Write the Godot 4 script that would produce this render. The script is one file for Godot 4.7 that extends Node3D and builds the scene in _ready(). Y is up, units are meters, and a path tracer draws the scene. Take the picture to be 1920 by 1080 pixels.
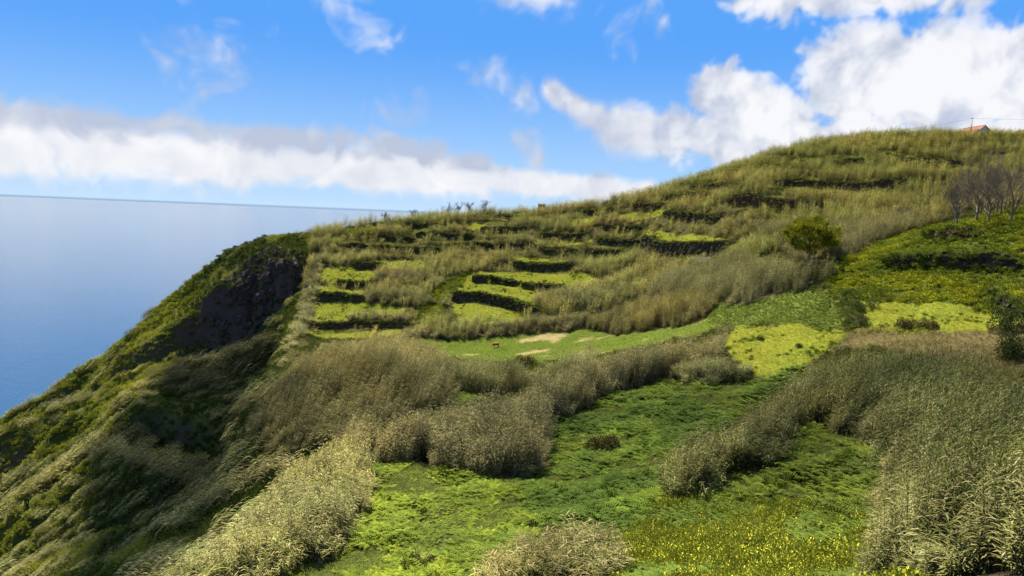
extends Node3D
# A terraced hillside of giant reeds above the sea. x is to the right, -z is ahead, y is up; the viewpoint is the origin.

# measured ground points: (x, distance ahead, height), metres from the viewpoint
const CONTROL := [
	Vector3(2.4, 52, -26.1), Vector3(12.1, 45, -22.2), Vector3(21.2, 40, -19.3), Vector3(32.1, 62, -21.3), Vector3(28.4, 70, -22.3), Vector3(18.8, 72, -25.5), Vector3(64.5, 95, -17.8), Vector3(78.9, 119, -12.8),
	Vector3(62.6, 131, -17.2), Vector3(44.9, 140, -22.1), Vector3(43.2, 125, -24.2), Vector3(12.8, 118, -30.6), Vector3(7.5, 100, -30.9), Vector3(32.2, 128, -26.7), Vector3(20.9, 115, -29), Vector3(-2.9, 85, -31.2),
	Vector3(-15.4, 85, -30.4), Vector3(-12.5, 58, -29.8), Vector3(-4.4, 65, -28.9), Vector3(10.4, 68, -27), Vector3(-8.7, 130, -32.7), Vector3(-2.2, 139, -34.2), Vector3(-4.3, 215, -38.8), Vector3(-18.9, 225, -39.2),
	Vector3(21.4, 205, -34.2), Vector3(36.2, 190, -28.9), Vector3(49, 178, -21.9), Vector3(58.2, 165, -16.2), Vector3(65.4, 152, -12.3), Vector3(63.4, 136, -16.7), Vector3(81.6, 155, -5.2), Vector3(90.5, 152, -0.4),
	Vector3(98.4, 148, 2.4), Vector3(90.5, 135, -5.7), Vector3(78.2, 138, -10.9), Vector3(86.3, 128, -9.5), Vector3(64.6, 168, -7.8), Vector3(74.2, 172, -7.7), Vector3(96.8, 198, -2), Vector3(78.4, 255, 8.7),
	Vector3(119.8, 230, 7.4), Vector3(100.3, 242, 7.1), Vector3(151.3, 275, 26), Vector3(179.6, 290, 32.2), Vector3(102.7, 310, 24.2), Vector3(129.3, 312, 31.4), Vector3(159.7, 312, 35.9), Vector3(201.1, 312, 39.4),
	Vector3(179.3, 312, 38.1), Vector3(54.4, 330, 9.6), Vector3(19.9, 335, 2.3), Vector3(-15.7, 335, -1), Vector3(-50.7, 330, -4.8), Vector3(-71.4, 318, -8.2), Vector3(58.9, 245, -7.6), Vector3(60.8, 262, -2.2),
	Vector3(30.2, 315, -0.3), Vector3(28.9, 298, -6.7), Vector3(-3.4, 318, -3.9), Vector3(-45.2, 310, -9.9), Vector3(-53.5, 285, -19.8), Vector3(-70.6, 305, -10.8), Vector3(-65.6, 268, -25.1), Vector3(-65.1, 245, -35.6),
	Vector3(-59.3, 230, -39.7), Vector3(-18.7, 240, -33), Vector3(7.4, 258, -25), Vector3(7.7, 280, -19.1), Vector3(-19.1, 265, -24.8), Vector3(34.3, 252, -21.5), Vector3(23.6, 232, -27.7), Vector3(48.7, 235, -17.7),
	Vector3(65.2, 208, -10.3), Vector3(-1.2, 231, -33.6), Vector3(-64, 215, -39.3), Vector3(-22.1, 112, -33.3), Vector3(-43.4, 126, -35.1), Vector3(-68.4, 238, -36.5), Vector3(-81.1, 312, -11.4), Vector3(-209.1, 300, -96.6),
	Vector3(-169, 300, -69.2), Vector3(-132.1, 296, -36.1), Vector3(-112, 305, -17.9), Vector3(-93.9, 310, -11.5), Vector3(-97.6, 266, -41.6), Vector3(-124.8, 275, -44), Vector3(-70.2, 222, -37.5), Vector3(-164.3, 235, -92.6),
	Vector3(-134.6, 245, -69.1), Vector3(-90.5, 190, -58.7), Vector3(-98.4, 140, -74.7), Vector3(-55.3, 100, -52.7), Vector3(-94, 150, -70.2), Vector3(-64.1, 165, -45.5), Vector3(-55, 125, -47.9), Vector3(0, 0, -2.2),
	Vector3(40, 0, 3), Vector3(-40, 0, -16), Vector3(90, 0, 14), Vector3(0, 25, -15), Vector3(25, 22, -9), Vector3(45, 45, -12), Vector3(60, 75, -17), Vector3(130, 160, 9),
	Vector3(125, 205, 3), Vector3(150, 220, 9), Vector3(165, 300, 34), Vector3(215, 340, 42), Vector3(205, 210, 16), Vector3(210, 110, 14), Vector3(100, 90, -8), Vector3(-24, 60, -33.5),
	Vector3(-24, 85, -34), Vector3(-34, 105, -37), Vector3(-52, 160, -37.5), Vector3(-28, 135, -30.5), Vector3(-30, 165, -35.5), Vector3(-45, 200, -38), Vector3(0, 110, -30.5), Vector3(0, 170, -35),
	Vector3(-20, 60, -31), Vector3(-90, 0, -60), Vector3(-150, 60, -110), Vector3(-200, 150, -130), Vector3(-250, 250, -140), Vector3(-250, 320, -135), Vector3(-60, 45, -58), Vector3(-80, 360, -35),
	Vector3(-130, 350, -75), Vector3(-200, 350, -130), Vector3(0, 390, -18), Vector3(-90, 400, -80), Vector3(-200, 400, -190), Vector3(70, 390, 5), Vector3(130, 370, 36), Vector3(150, 400, 38),
]
# reed beds: footprint in plan (x, distance ahead), cane height, label
const REED_BEDS := [
	[[Vector2(18.6, 75.1), Vector2(20.2, 71.3), Vector2(23.8, 71.4), Vector2(26.9, 73), Vector2(34.6, 87.2), Vector2(38.9, 98.2), Vector2(27.1, 79.5), Vector2(19.1, 68.5), Vector2(15.8, 64.9)], 5.4, "curved arm of grey-green reeds left of the dark fern hollow"],
	[[Vector2(34.6, 87.2), Vector2(36.8, 82.5), Vector2(38.3, 76.4), Vector2(35.8, 68.1), Vector2(31.7, 57.7), Vector2(26.6, 47.4), Vector2(18.5, 32.9), Vector2(20, 24), Vector2(37.9, 42.9), Vector2(40.6, 55.5), Vector2(49, 74.6), Vector2(53, 87.6), Vector2(52.6, 97.7), Vector2(49.4, 106), Vector2(39.2, 98.9)], 5.4, "huge grey-green reed thicket filling the lower right corner"],
	[[Vector2(-21.7, 99.1), Vector2(-14.8, 88.9), Vector2(-6.2, 87.7), Vector2(0.9, 85.8), Vector2(3.6, 86.4), Vector2(4.8, 103.1), Vector2(9.1, 113.3), Vector2(16.2, 124.5), Vector2(23.2, 129.1), Vector2(29.2, 130.9), Vector2(35.7, 130.9), Vector2(39.9, 141.4), Vector2(36.7, 132.4), Vector2(29.5, 138.7), Vector2(19.8, 140.5), Vector2(10.1, 131.7), Vector2(0.6, 105.9), Vector2(-9.3, 97.4), Vector2(-14.6, 95), Vector2(-18.6, 87.7)], 5.2, "long silvery reed hedge crossing the foreground with a blunt right end"],
	[[Vector2(-21, 96.5), Vector2(-15.8, 76.4), Vector2(-14.9, 67.6), Vector2(-17.1, 61.1), Vector2(-20.2, 57.7), Vector2(-32.7, 68.4), Vector2(-26.7, 58.8), Vector2(-25.6, 67.4), Vector2(-26, 82.8), Vector2(-23.5, 87), Vector2(-20.3, 92.7)], 4.6, "pale straw reeds on the near ridge in the lower left"],
	[[Vector2(-44.5, 122.7), Vector2(-35.8, 108.6), Vector2(-29.7, 104.3), Vector2(-25, 103.7), Vector2(-19.7, 107.8), Vector2(-14.9, 113.3), Vector2(-11.8, 116.7), Vector2(-11.7, 133.4), Vector2(-13.9, 152.9), Vector2(-20.1, 178), Vector2(-33.3, 212.2), Vector2(-40.3, 187.8), Vector2(-43, 166.7), Vector2(-43.8, 147.3), Vector2(-43, 130.2), Vector2(-42.2, 120)], 5.6, "big brown reed mass on the cliff edge, combed by the wind"],
	[[Vector2(-12.5, 131.4), Vector2(-8.1, 134.9), Vector2(-2.2, 137), Vector2(3.5, 146.5), Vector2(10.9, 154.5), Vector2(19.7, 174.4), Vector2(14.6, 148.9), Vector2(4.9, 147.8), Vector2(-6, 150.9), Vector2(-14.5, 150.1)], 5.2, "brown reed hedge with a dark foot behind the small green hollow"],
	[[Vector2(-31.5, 227.8), Vector2(-17.4, 226.6), Vector2(-2.7, 223.7), Vector2(13.2, 219.9), Vector2(23.1, 215.9), Vector2(24.5, 220.3), Vector2(23.8, 218.3), Vector2(6.8, 227.2), Vector2(-9.5, 227.4), Vector2(-25.8, 226.8), Vector2(-33.5, 223.7)], 4.6, "grey reed hedge along the far side of the cow pasture"],
	[[Vector2(23.5, 215.6), Vector2(29.6, 201), Vector2(34.4, 195.8), Vector2(41, 187.7), Vector2(47, 180.1), Vector2(51.2, 185.7), Vector2(49.9, 183.2), Vector2(45.4, 197.9), Vector2(36.8, 213.1), Vector2(27.8, 212.9), Vector2(22.5, 212.5)], 6.2, "tall tan reed clump jutting into the pasture right of the cow"],
	[[Vector2(51.3, 187.1), Vector2(54.1, 170.5), Vector2(57.6, 166.7), Vector2(61.2, 157.7), Vector2(66, 157.6), Vector2(69.5, 163.6), Vector2(65.4, 155.8), Vector2(61.8, 167.2), Vector2(64.5, 207.1), Vector2(57.4, 218.6), Vector2(48, 232.7), Vector2(39.8, 222.3), Vector2(50.7, 186.2)], 5.6, "broad brownish reed stand in front of the round green tree"],
	[[Vector2(8.9, 239.1), Vector2(17.1, 233.4), Vector2(25, 229.3), Vector2(39.7, 229.9), Vector2(41.5, 227.9), Vector2(36.5, 232.1), Vector2(21, 245.3), Vector2(8.8, 245.3)], 5, "reed stand between the dark stone wall and the tan clump"],
	[[Vector2(69.2, 161.8), Vector2(79.9, 175.6), Vector2(97.7, 191.5), Vector2(120.7, 213.6), Vector2(115, 204.6), Vector2(103.3, 212.6), Vector2(91.6, 216.9), Vector2(82, 224.3), Vector2(72.2, 233.6), Vector2(73.1, 224.7), Vector2(74.5, 205.7)], 5.2, "upright reed stand climbing the gully right of the round tree"],
	[[Vector2(-0.5, 46), Vector2(5.2, 45), Vector2(7.6, 48), Vector2(7.4, 53), Vector2(3, 53.5), Vector2(-0.3, 51)], 3.5, "small near reed clump with arching leaves at the bottom edge"],
	[[Vector2(29.1, 128.3), Vector2(33.2, 120.9), Vector2(39.3, 122.6), Vector2(37.9, 118.6), Vector2(36.1, 129.8), Vector2(31.8, 131)], 3.8, "small dark reed tuft at the right end of the silvery hedge"],
	[[Vector2(-50.7, 252.3), Vector2(-39.6, 251), Vector2(-28.4, 248.6), Vector2(-27.2, 249.5), Vector2(-37, 257.1), Vector2(-49.8, 256.4)], 3.8, "reed row on the second terrace above the cliff edge"],
	[[Vector2(-49.6, 266.8), Vector2(-38.3, 266.2), Vector2(-27.9, 267), Vector2(-26, 265.6), Vector2(-37.6, 273.4), Vector2(-49.5, 269.1)], 3.8, "reed row on the third terrace, left of the bracken bank"],
	[[Vector2(-51.7, 240.4), Vector2(-40.8, 238.1), Vector2(-32.2, 237.8), Vector2(-32.1, 236.6), Vector2(-45.5, 243.8), Vector2(-53.1, 242.5)], 3.2, "short reed row on the lowest terrace above the cliff edge"],
	[[Vector2(-62.3, 215.1), Vector2(-63.5, 229.9), Vector2(-68.1, 256.2), Vector2(-71.8, 276.7), Vector2(-73, 290.6), Vector2(-75.9, 292.2), Vector2(-75.5, 279.3), Vector2(-73, 259), Vector2(-65.7, 222.1), Vector2(-63, 206.7)], 2.4, "reeds along the outer lip of the terraces above the cliff"],
]
const FIELDS := [
	["meadow", [Vector2(-30.6, 226.9), Vector2(-17.4, 225.9), Vector2(-2.6, 223), Vector2(23.7, 214.1), Vector2(29.4, 199.9), Vector2(38.7, 189.4), Vector2(47.3, 176), Vector2(48.1, 165.4), Vector2(37, 174.2), Vector2(25.7, 181.9), Vector2(12.4, 179.5), Vector2(-7.6, 191.6), Vector2(-23.8, 211.8)], "green cow pasture behind the brown reed hedge"],
	["crop", [Vector2(51.1, 184), Vector2(54, 170.2), Vector2(58, 164.6), Vector2(64.8, 150.5), Vector2(61.6, 132.8), Vector2(50.2, 150.2), Vector2(49.6, 162.8), Vector2(47.3, 176)], "leafy green crop plot at the upper end of the pasture"],
	["grass", [Vector2(49.9, 161.7), Vector2(49.9, 149.3), Vector2(61.3, 132.2), Vector2(55, 125.9), Vector2(47.6, 120.1), Vector2(41.6, 117.7), Vector2(40.6, 126.8), Vector2(40.5, 143.7)], "bright yellow-green grass below the leafy crop plot"],
	["grass", [Vector2(65.5, 141.6), Vector2(73.4, 137.9), Vector2(79.7, 127.3), Vector2(81.8, 119.6), Vector2(77.8, 112.7), Vector2(70.7, 116.2), Vector2(60.7, 129.6)], "bright yellow-green grass terrace at the right edge"],
	["dry", [Vector2(60.4, 130.1), Vector2(70.5, 115.9), Vector2(77.5, 112.3), Vector2(68.8, 97.4), Vector2(64.4, 99.1), Vector2(61.6, 114.3), Vector2(56.8, 123.8)], "brownish dry grass strip above the big reed thicket"],
	["fern", [Vector2(4.6, 103.1), Vector2(9, 112.5), Vector2(23.1, 128.3), Vector2(33.3, 121.5), Vector2(41.6, 117.7), Vector2(47.6, 120.1), Vector2(36.1, 105.6), Vector2(25.8, 92.5), Vector2(21.3, 88.1), Vector2(18.5, 74.7), Vector2(14.7, 67.1), Vector2(9.5, 58.6), Vector2(2.8, 66.2), Vector2(0.9, 84.6), Vector2(3.7, 85.9)], "dark green bracken slope in the middle of the foreground"],
	["fern", [Vector2(-20.1, 95.2), Vector2(-14.7, 88.2), Vector2(-6.2, 86.9), Vector2(0.9, 84.6), Vector2(2.8, 66.2), Vector2(2.2, 46.7), Vector2(-19.5, 56.8), Vector2(-16.7, 60.7), Vector2(-14.6, 67.5), Vector2(-15.6, 76.3)], "bright green bracken in front of the silvery hedge"],
	["fern", [Vector2(18.5, 74.2), Vector2(23.7, 71.1), Vector2(34.1, 86.4), Vector2(38.3, 75.7), Vector2(31.7, 57.7), Vector2(27.3, 49.3), Vector2(24.4, 59.4), Vector2(18.9, 64.8), Vector2(14.5, 66.3)], "shaded bracken floor of the hollow among the reeds"],
	["flower", [Vector2(14.5, 66.3), Vector2(18.9, 64.8), Vector2(24.4, 59.4), Vector2(27.4, 49.3), Vector2(13.9, 24.6), Vector2(6.6, 41.2), Vector2(9.7, 58.4)], "yellow-flowered scrub at the bottom edge of the picture"],
	["fern", [Vector2(-13, 118.1), Vector2(-12.6, 132.4), Vector2(-2.2, 137), Vector2(3.4, 145), Vector2(-1.2, 137.9), Vector2(-10.3, 117.3)], "small green bracken hollow below the brown hedge"],
	["shrub", [Vector2(69.9, 161.9), Vector2(100.9, 195.1), Vector2(120.7, 213.6), Vector2(103.8, 152.5), Vector2(82.4, 118.6), Vector2(79.7, 127.3), Vector2(73.4, 137.9), Vector2(65.5, 141.6), Vector2(64.8, 150.5), Vector2(66.5, 157.5)], "bushy green hillside rising at the right edge"],
	["grass", [Vector2(-71.9, 277.2), Vector2(-51.9, 276.9), Vector2(-49.5, 266.4), Vector2(-60.8, 263.8), Vector2(-69.4, 266.2)], "narrow top terrace of bright grass above the cliff edge"],
	["grass", [Vector2(-68.1, 263.1), Vector2(-52.7, 261.5), Vector2(-51.5, 256.2), Vector2(-68.1, 257.5)], "small bright grass terrace under the top terrace"],
	["grass", [Vector2(-70.6, 255.1), Vector2(-50.8, 252.9), Vector2(-31.9, 247.8), Vector2(-51.5, 239.7), Vector2(-68.2, 235)], "wide lower grass terrace above the cliff edge"],
	["grass", [Vector2(-68, 231.1), Vector2(-33.6, 235.6), Vector2(-34.8, 227.7), Vector2(-57.8, 223.9)], "lowest grass terrace above the cliff edge"],
	["grass", [Vector2(-16, 274.9), Vector2(7.7, 277), Vector2(26.5, 266), Vector2(30.3, 257), Vector2(18.4, 255.6), Vector2(7.3, 247.7), Vector2(8, 237.1), Vector2(0.2, 246.3), Vector2(-20.1, 255.1)], "yellow-green sloping terrace behind the dark stone wall"],
	["shrub", [Vector2(-24.9, 265.4), Vector2(-16, 274.9), Vector2(-20.1, 255.1), Vector2(-25, 249.4), Vector2(-19.2, 236.5), Vector2(-31.8, 235.4), Vector2(-28.4, 248.6), Vector2(-27.5, 259.1)], "leafy bracken bank between the central terraces"],
	["grass", [Vector2(-19.7, 250.9), Vector2(0.2, 243.6), Vector2(8.8, 233.4), Vector2(0.5, 229.5), Vector2(-13.1, 234.2), Vector2(-19.3, 237.1)], "green plot below the dark stone wall"],
	["grass", [Vector2(-0.5, 288.9), Vector2(16.8, 284.6), Vector2(21.5, 278.3), Vector2(0.6, 283.2)], "thin grass strip on a high central terrace"],
	["shrub", [Vector2(-73.1, 315.5), Vector2(-58.1, 314), Vector2(-55.7, 307.3), Vector2(-69.2, 303.8)], "dark green bush patch near the cliff top"],
	["grass", [Vector2(-18.3, 320.5), Vector2(-11.2, 316.1), Vector2(-14.3, 311.3), Vector2(-21.1, 313.5)], "small bright plot beside the bare soil patch"],
	["grass", [Vector2(38.5, 309.7), Vector2(55.8, 303.5), Vector2(57.4, 288.8), Vector2(45.3, 295.8)], "bright grass patch high on the central skyline"],
	["grass", [Vector2(-9.8, 338), Vector2(11.1, 340), Vector2(9.3, 332.3), Vector2(-8.3, 330.3)], "thin bright grass strip near the skyline hut"],
	["grass", [Vector2(48.7, 284), Vector2(56.3, 266.7), Vector2(66.6, 232.4), Vector2(65.6, 230.3), Vector2(56.5, 249.7), Vector2(48.2, 274.5)], "curved grass terrace on the dark-faced bank"],
	["grass", [Vector2(7.8, 300), Vector2(30.6, 293.4), Vector2(31.3, 289.5), Vector2(8.9, 297.6)], "thin bright terrace line above the central slope"],
	["grass", [Vector2(21, 308.9), Vector2(24.8, 316.5), Vector2(34.1, 314.2), Vector2(33, 306.3)], "bright grass patch left of the reddish wall"],
	["grass", [Vector2(-53.7, 285.7), Vector2(-35.4, 287.2), Vector2(-32.4, 279.8), Vector2(-48.2, 278)], "narrow green strip above the upper reed row"],
	["grass", [Vector2(142.2, 294.7), Vector2(145.6, 275.1), Vector2(156.9, 267.7), Vector2(152.6, 261.7), Vector2(135.8, 266.6)], "bright strip high up below the red roof"],
	["grass", [Vector2(48.1, 309), Vector2(57.7, 296.5), Vector2(57.6, 290), Vector2(48.4, 303)], "short grass strip right of the high terrace wall"],
]
const WALLS := [
	[3.2, [Vector2(-20.8, 252.7), Vector2(-10.7, 251.8), Vector2(0.2, 244.5), Vector2(9.6, 233.1)], "dark stone terrace wall curving across the central plots"],
	[2.2, [Vector2(-14.6, 268.3), Vector2(-5.9, 266.9), Vector2(2.6, 262.6)], "short dark terrace wall above the curving wall"],
	[2.2, [Vector2(3.3, 261.4), Vector2(11.1, 256.9), Vector2(18.7, 255)], "dark terrace wall ending at the reeds above the central plots"],
	[2, [Vector2(-62.2, 263.5), Vector2(-51, 262.4)], "low wall under the top terrace by the cliff edge"],
	[2, [Vector2(-68.2, 256.5), Vector2(-50.7, 254.2)], "long low wall under the small bright terrace by the cliff edge"],
	[1.8, [Vector2(-67.7, 233.4), Vector2(-51.4, 239), Vector2(-32.8, 236.2)], "low earth wall above the lowest cliff-edge terrace"],
	[2.6, [Vector2(-60.2, 278.3), Vector2(-47.5, 280.2)], "dark earth bank under the reeds above the top terrace"],
	[2.6, [Vector2(0.1, 281.9), Vector2(22.2, 273.7)], "dark terrace wall under the high central grass strip"],
	[3, [Vector2(49.3, 312.8), Vector2(57.2, 298.3)], "reddish stone wall near the skyline"],
	[4, [Vector2(73.6, 260), Vector2(85.4, 243.5), Vector2(100.7, 237.8)], "long dark red-brown earth bank across the upper hillside"],
	[3.6, [Vector2(47.2, 273.9), Vector2(50.5, 259.8), Vector2(57, 244), Vector2(65.1, 228.4)], "dark face below the curved grass terrace"],
	[3, [Vector2(140.6, 288.1), Vector2(141.8, 273.3), Vector2(157, 266.3)], "dark terrace face high up below the red roof"],
	[2.6, [Vector2(76.6, 154.6), Vector2(82.7, 146.9), Vector2(91.1, 134.2)], "dark overgrown wall across the right-hand hillside"],
	[2.2, [Vector2(66.2, 146.5), Vector2(60.8, 131.1)], "overgrown wall at the edge of the right-hand grass terrace"],
	[2.4, [Vector2(82.6, 128.9), Vector2(81, 116.4)], "overgrown dark bank at the right picture edge"],
	[2.2, [Vector2(88.4, 160.9), Vector2(91.6, 147.6)], "brown earth mound below the bare trees"],
	[2.4, [Vector2(10, 304.1), Vector2(30.7, 294.8)], "dark bank under reeds on the upper central slope"],
	[2.2, [Vector2(-65.9, 294), Vector2(-47.1, 295.5), Vector2(-28, 294.5)], "dark terrace line under reeds near the cliff top"],
	[2.2, [Vector2(-40.6, 308.8), Vector2(-16.1, 305)], "terrace line under reeds right of the dark bush patch"],
	[2.4, [Vector2(39.5, 340), Vector2(44.8, 325.8)], "small dark bank near the skyline right of the hut"],
	[2.2, [Vector2(77.4, 340), Vector2(97.8, 306.6), Vector2(105.7, 271)], "faint terrace line on the upper reed slope"],
	[2.2, [Vector2(91.1, 266.9), Vector2(113.6, 253.6), Vector2(132.5, 248.8)], "faint terrace line above the long earth bank"],
	[1.9, [Vector2(-69.7, 301.1), Vector2(-52.8, 303.4), Vector2(-40.3, 304.2)], "thin terrace edge just above the cliff-top bush patch"],
	[2, [Vector2(-26.3, 299.1), Vector2(-7, 296.5), Vector2(4.6, 296.5)], "terrace edge in the middle of the upper central slope"],
	[2, [Vector2(11.9, 291), Vector2(27.7, 281.8), Vector2(42, 270.6)], "terrace edge below the upper central slope reeds"],
	[1.9, [Vector2(32.3, 288.8), Vector2(45.3, 273.9)], "short terrace edge left of the curved grass terrace"],
	[1.9, [Vector2(-14.3, 311.3), Vector2(5.7, 310.7)], "short terrace edge right of the bare soil plot"],
	[1.8, [Vector2(35.4, 300.3), Vector2(48.7, 284)], "short terrace edge below the bright skyline patch"],
	[2.2, [Vector2(57.4, 288.8), Vector2(67.9, 251.1)], "slanting terrace edge above the curved grass terrace"],
	[1.8, [Vector2(-60.4, 319.7), Vector2(-37.4, 318.6)], "terrace edge under the skyline reeds by the cliff corner"],
	[1.8, [Vector2(-23.3, 336), Vector2(-1.2, 328.1)], "terrace edge under the bare skyline trees"],
	[1.8, [Vector2(22.1, 329.5), Vector2(41.3, 315.5)], "terrace edge under the skyline right of the hut"],
	[2, [Vector2(60.2, 310.5), Vector2(74.6, 285.8)], "terrace edge climbing towards the upper reed slope"],
	[2, [Vector2(107.2, 337.1), Vector2(114.3, 288.7), Vector2(132.5, 280.1)], "terrace edge close under the upper skyline"],
	[2, [Vector2(120.3, 252.7), Vector2(140.6, 249.3)], "terrace edge left of the bare grove"],
	[2, [Vector2(72.2, 316), Vector2(83.5, 272.5)], "terrace edge above the left end of the long earth bank"],
]
const HILL_BEDS := [
	[Vector2(172.1, 288.4), "reeds on the hilltop just below the red roof"],
	[Vector2(120.4, 289.9), "reeds on the skyline left of the red roof"],
	[Vector2(127.4, 239.5), "reeds behind the bare trees on the upper right slope"],
	[Vector2(95.5, 264.3), "reeds on the upper slope above the long earth bank"],
	[Vector2(73.3, 294), "reeds on the skyline above the reddish wall"],
	[Vector2(104.4, 232.7), "reeds right above the long red-brown earth bank"],
	[Vector2(64.6, 249.1), "reeds below the left end of the long earth bank"],
	[Vector2(78.2, 217.6), "reeds on the slope just left of the round green tree"],
	[Vector2(42.7, 329.2), "reeds on the skyline right of the dark hut"],
	[Vector2(32.2, 290), "reeds on the slope below the reddish wall"],
	[Vector2(-3.9, 338), "reeds on the skyline around the bare bushes"],
	[Vector2(-7, 293.2), "reeds in the middle of the upper central slope"],
	[Vector2(-36.4, 309.4), "reeds near the skyline above the cliff corner"],
	[Vector2(-62.6, 308.2), "reeds at the outermost cliff corner"],
	[Vector2(-49.4, 284.2), "reeds above the cliff-edge top terrace"],
	[Vector2(-16.1, 273.5), "reeds above the central bracken bank"],
	[Vector2(23.1, 274.7), "reeds above the high central wall"],
	[Vector2(42.4, 248.8), "reeds below the dark curved bank"],
]


# line along which the terraces break off into the sea slope, in plan
const CLIFF_EDGE := [Vector2(-24, 30), Vector2(-24, 85), Vector2(-36, 105), Vector2(-45, 125), Vector2(-54, 160), Vector2(-63, 200), Vector2(-70, 240), Vector2(-77, 270), Vector2(-85, 312), Vector2(-60, 345)]
const SEA_LEVEL := -290.0
const STEP := 1.25
const X0 := -260.0
const NX := 385
const ND := 321

var ground_heights := PackedFloat32Array()
var noise_a := FastNoiseLite.new()
var noise_b := FastNoiseLite.new()
var noise_c := FastNoiseLite.new()
var leaf_material: StandardMaterial3D
var taken := {}


class Shape:
	var v := PackedVector3Array()
	var n := PackedVector3Array()
	var c := PackedColorArray()
	func tri(a: Vector3, b: Vector3, d: Vector3, col: Color) -> void:
		var m := (d - a).cross(b - a).normalized()
		v.append(a); v.append(b); v.append(d)
		n.append(m); n.append(m); n.append(m)
		c.append(col); c.append(col); c.append(col)
	func quad(a: Vector3, b: Vector3, d: Vector3, e: Vector3, col: Color) -> void:
		tri(a, b, d, col)
		tri(a, d, e, col)
	func tube(points: Array, radii: Array, col: Color, sides := 5) -> void:
		for i in points.size() - 1:
			var axis: Vector3 = (points[i + 1] - points[i]).normalized()
			var p := axis.cross(Vector3.RIGHT if absf(axis.x) < 0.8 else Vector3.FORWARD).normalized()
			var q := axis.cross(p)
			for k in sides:
				var a0 := TAU * k / sides
				var a1 := TAU * (k + 1) / sides
				var d0 := p * cos(a0) + q * sin(a0)
				var d1 := p * cos(a1) + q * sin(a1)
				quad(points[i] + d0 * radii[i], points[i] + d1 * radii[i], points[i + 1] + d1 * radii[i + 1], points[i + 1] + d0 * radii[i + 1], col)
	func box(lo: Vector3, hi: Vector3, col: Color) -> void:
		var p := []
		for i in 8:
			p.append(Vector3(hi.x if i & 1 else lo.x, hi.y if i & 2 else lo.y, hi.z if i & 4 else lo.z))
		for f in [[0, 1, 3, 2], [5, 4, 6, 7], [4, 0, 2, 6], [1, 5, 7, 3], [2, 3, 7, 6], [4, 5, 1, 0]]:
			quad(p[f[0]], p[f[3]], p[f[2]], p[f[1]], col)
	func mesh(material: Material) -> ArrayMesh:
		var a := []
		a.resize(Mesh.ARRAY_MAX)
		a[Mesh.ARRAY_VERTEX] = v
		a[Mesh.ARRAY_NORMAL] = n
		a[Mesh.ARRAY_COLOR] = c
		var m := ArrayMesh.new()
		m.add_surface_from_arrays(Mesh.PRIMITIVE_TRIANGLES, a)
		m.surface_set_material(0, material)
		return m


# ------------------------------------------------------------------ naming
func numbered(called: String) -> String:
	if not taken.has(called):
		taken[called] = 0
		return called
	taken[called] += 1
	return "%s_%03d" % [called, taken[called]]


func tag(o: Node, label := "", category := "", group := "", kind := "") -> void:
	if label: o.set_meta("label", label)
	if category: o.set_meta("category", category)
	if group: o.set_meta("group", group)
	if kind: o.set_meta("kind", kind)


func thing(called: String, where: Vector3, label: String, category: String, group := "") -> Node3D:
	var o := Node3D.new()
	o.name = numbered(called)
	add_child(o)
	o.position = where
	tag(o, label, category, group)
	return o


func part(called: String, m: Mesh, parent: Node) -> MeshInstance3D:
	var o := MeshInstance3D.new()
	o.name = called
	o.mesh = m
	parent.add_child(o, true)
	return o


func paint(col: Color, rough := 0.9) -> StandardMaterial3D:
	var m := StandardMaterial3D.new()
	m.albedo_color = col.linear_to_srgb()
	m.roughness = rough
	return m


func grain(lo: float, hi: float, freq: float, seed_value: int, size := 512) -> NoiseTexture2D:
	var t := NoiseTexture2D.new()
	var f := FastNoiseLite.new()
	f.seed = seed_value
	f.frequency = freq
	f.fractal_octaves = 5
	t.noise = f
	t.width = size
	t.height = size
	t.seamless = true
	var g := Gradient.new()
	g.set_color(0, Color(lo, lo, lo))
	g.set_color(1, Color(hi, hi, hi))
	t.color_ramp = g
	return t


func bumps(freq: float, seed_value: int, strength: float) -> NoiseTexture2D:
	var t := NoiseTexture2D.new()
	var f := FastNoiseLite.new()
	f.seed = seed_value
	f.frequency = freq
	f.fractal_octaves = 5
	t.noise = f
	t.width = 1024
	t.height = 1024
	t.seamless = true
	t.as_normal_map = true
	t.bump_strength = strength
	return t


# ------------------------------------------------------------------ sky
const CLOUDS := [
	# azimuth and elevation of both ends in degrees, half thickness, weight: banks and puffs in view
	[-60.0, 3.2, -20.0, 3.3, 3.1, 1.25], [-20.0, 3.3, -3.0, 2.8, 2.4, 1.25], [-3.0, 2.8, 9.5, 2.0, 1.5, 1.15],
	[14.5, 9.6, 19.5, 7.2, 2.6, 1.35], [24.0, 10.2, 38.0, 9.0, 5.0, 1.25], [2.5, 9.2, 7.5, 6.6, 1.5, 0.9], [7.5, 6.6, 22.0, 5.6, 2.4, 1.2],
	[16.0, 15.8, 30.0, 15.2, 2.2, 0.75], [20.0, 4.5, 60.0, 6.0, 4.0, 1.4],
	[-22.8, 10.4, -21.8, 9.6, 3.4, 0.3], [-13.5, 15.4, -10.4, 12.6, 2.0, 0.34], [-2.4, 10.2, 0.8, 8.4, 1.8, 0.4], [-8.9, 8.6, -8.6, 7.4, 2.4, 0.24],
	[-3.0, 16.2, 3.0, 15.9, 1.6, 0.6], [7.0, 13.8, 10.0, 14.6, 1.9, 0.2], [0.2, 5.6, 1.4, 4.2, 1.5, 0.7], [-60.0, 5.2, -6.0, 4.6, 1.5, 0.95],
]
var sky_noise := FastNoiseLite.new()
var sky_warp := FastNoiseLite.new()
var sky_wide := FastNoiseLite.new()


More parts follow.
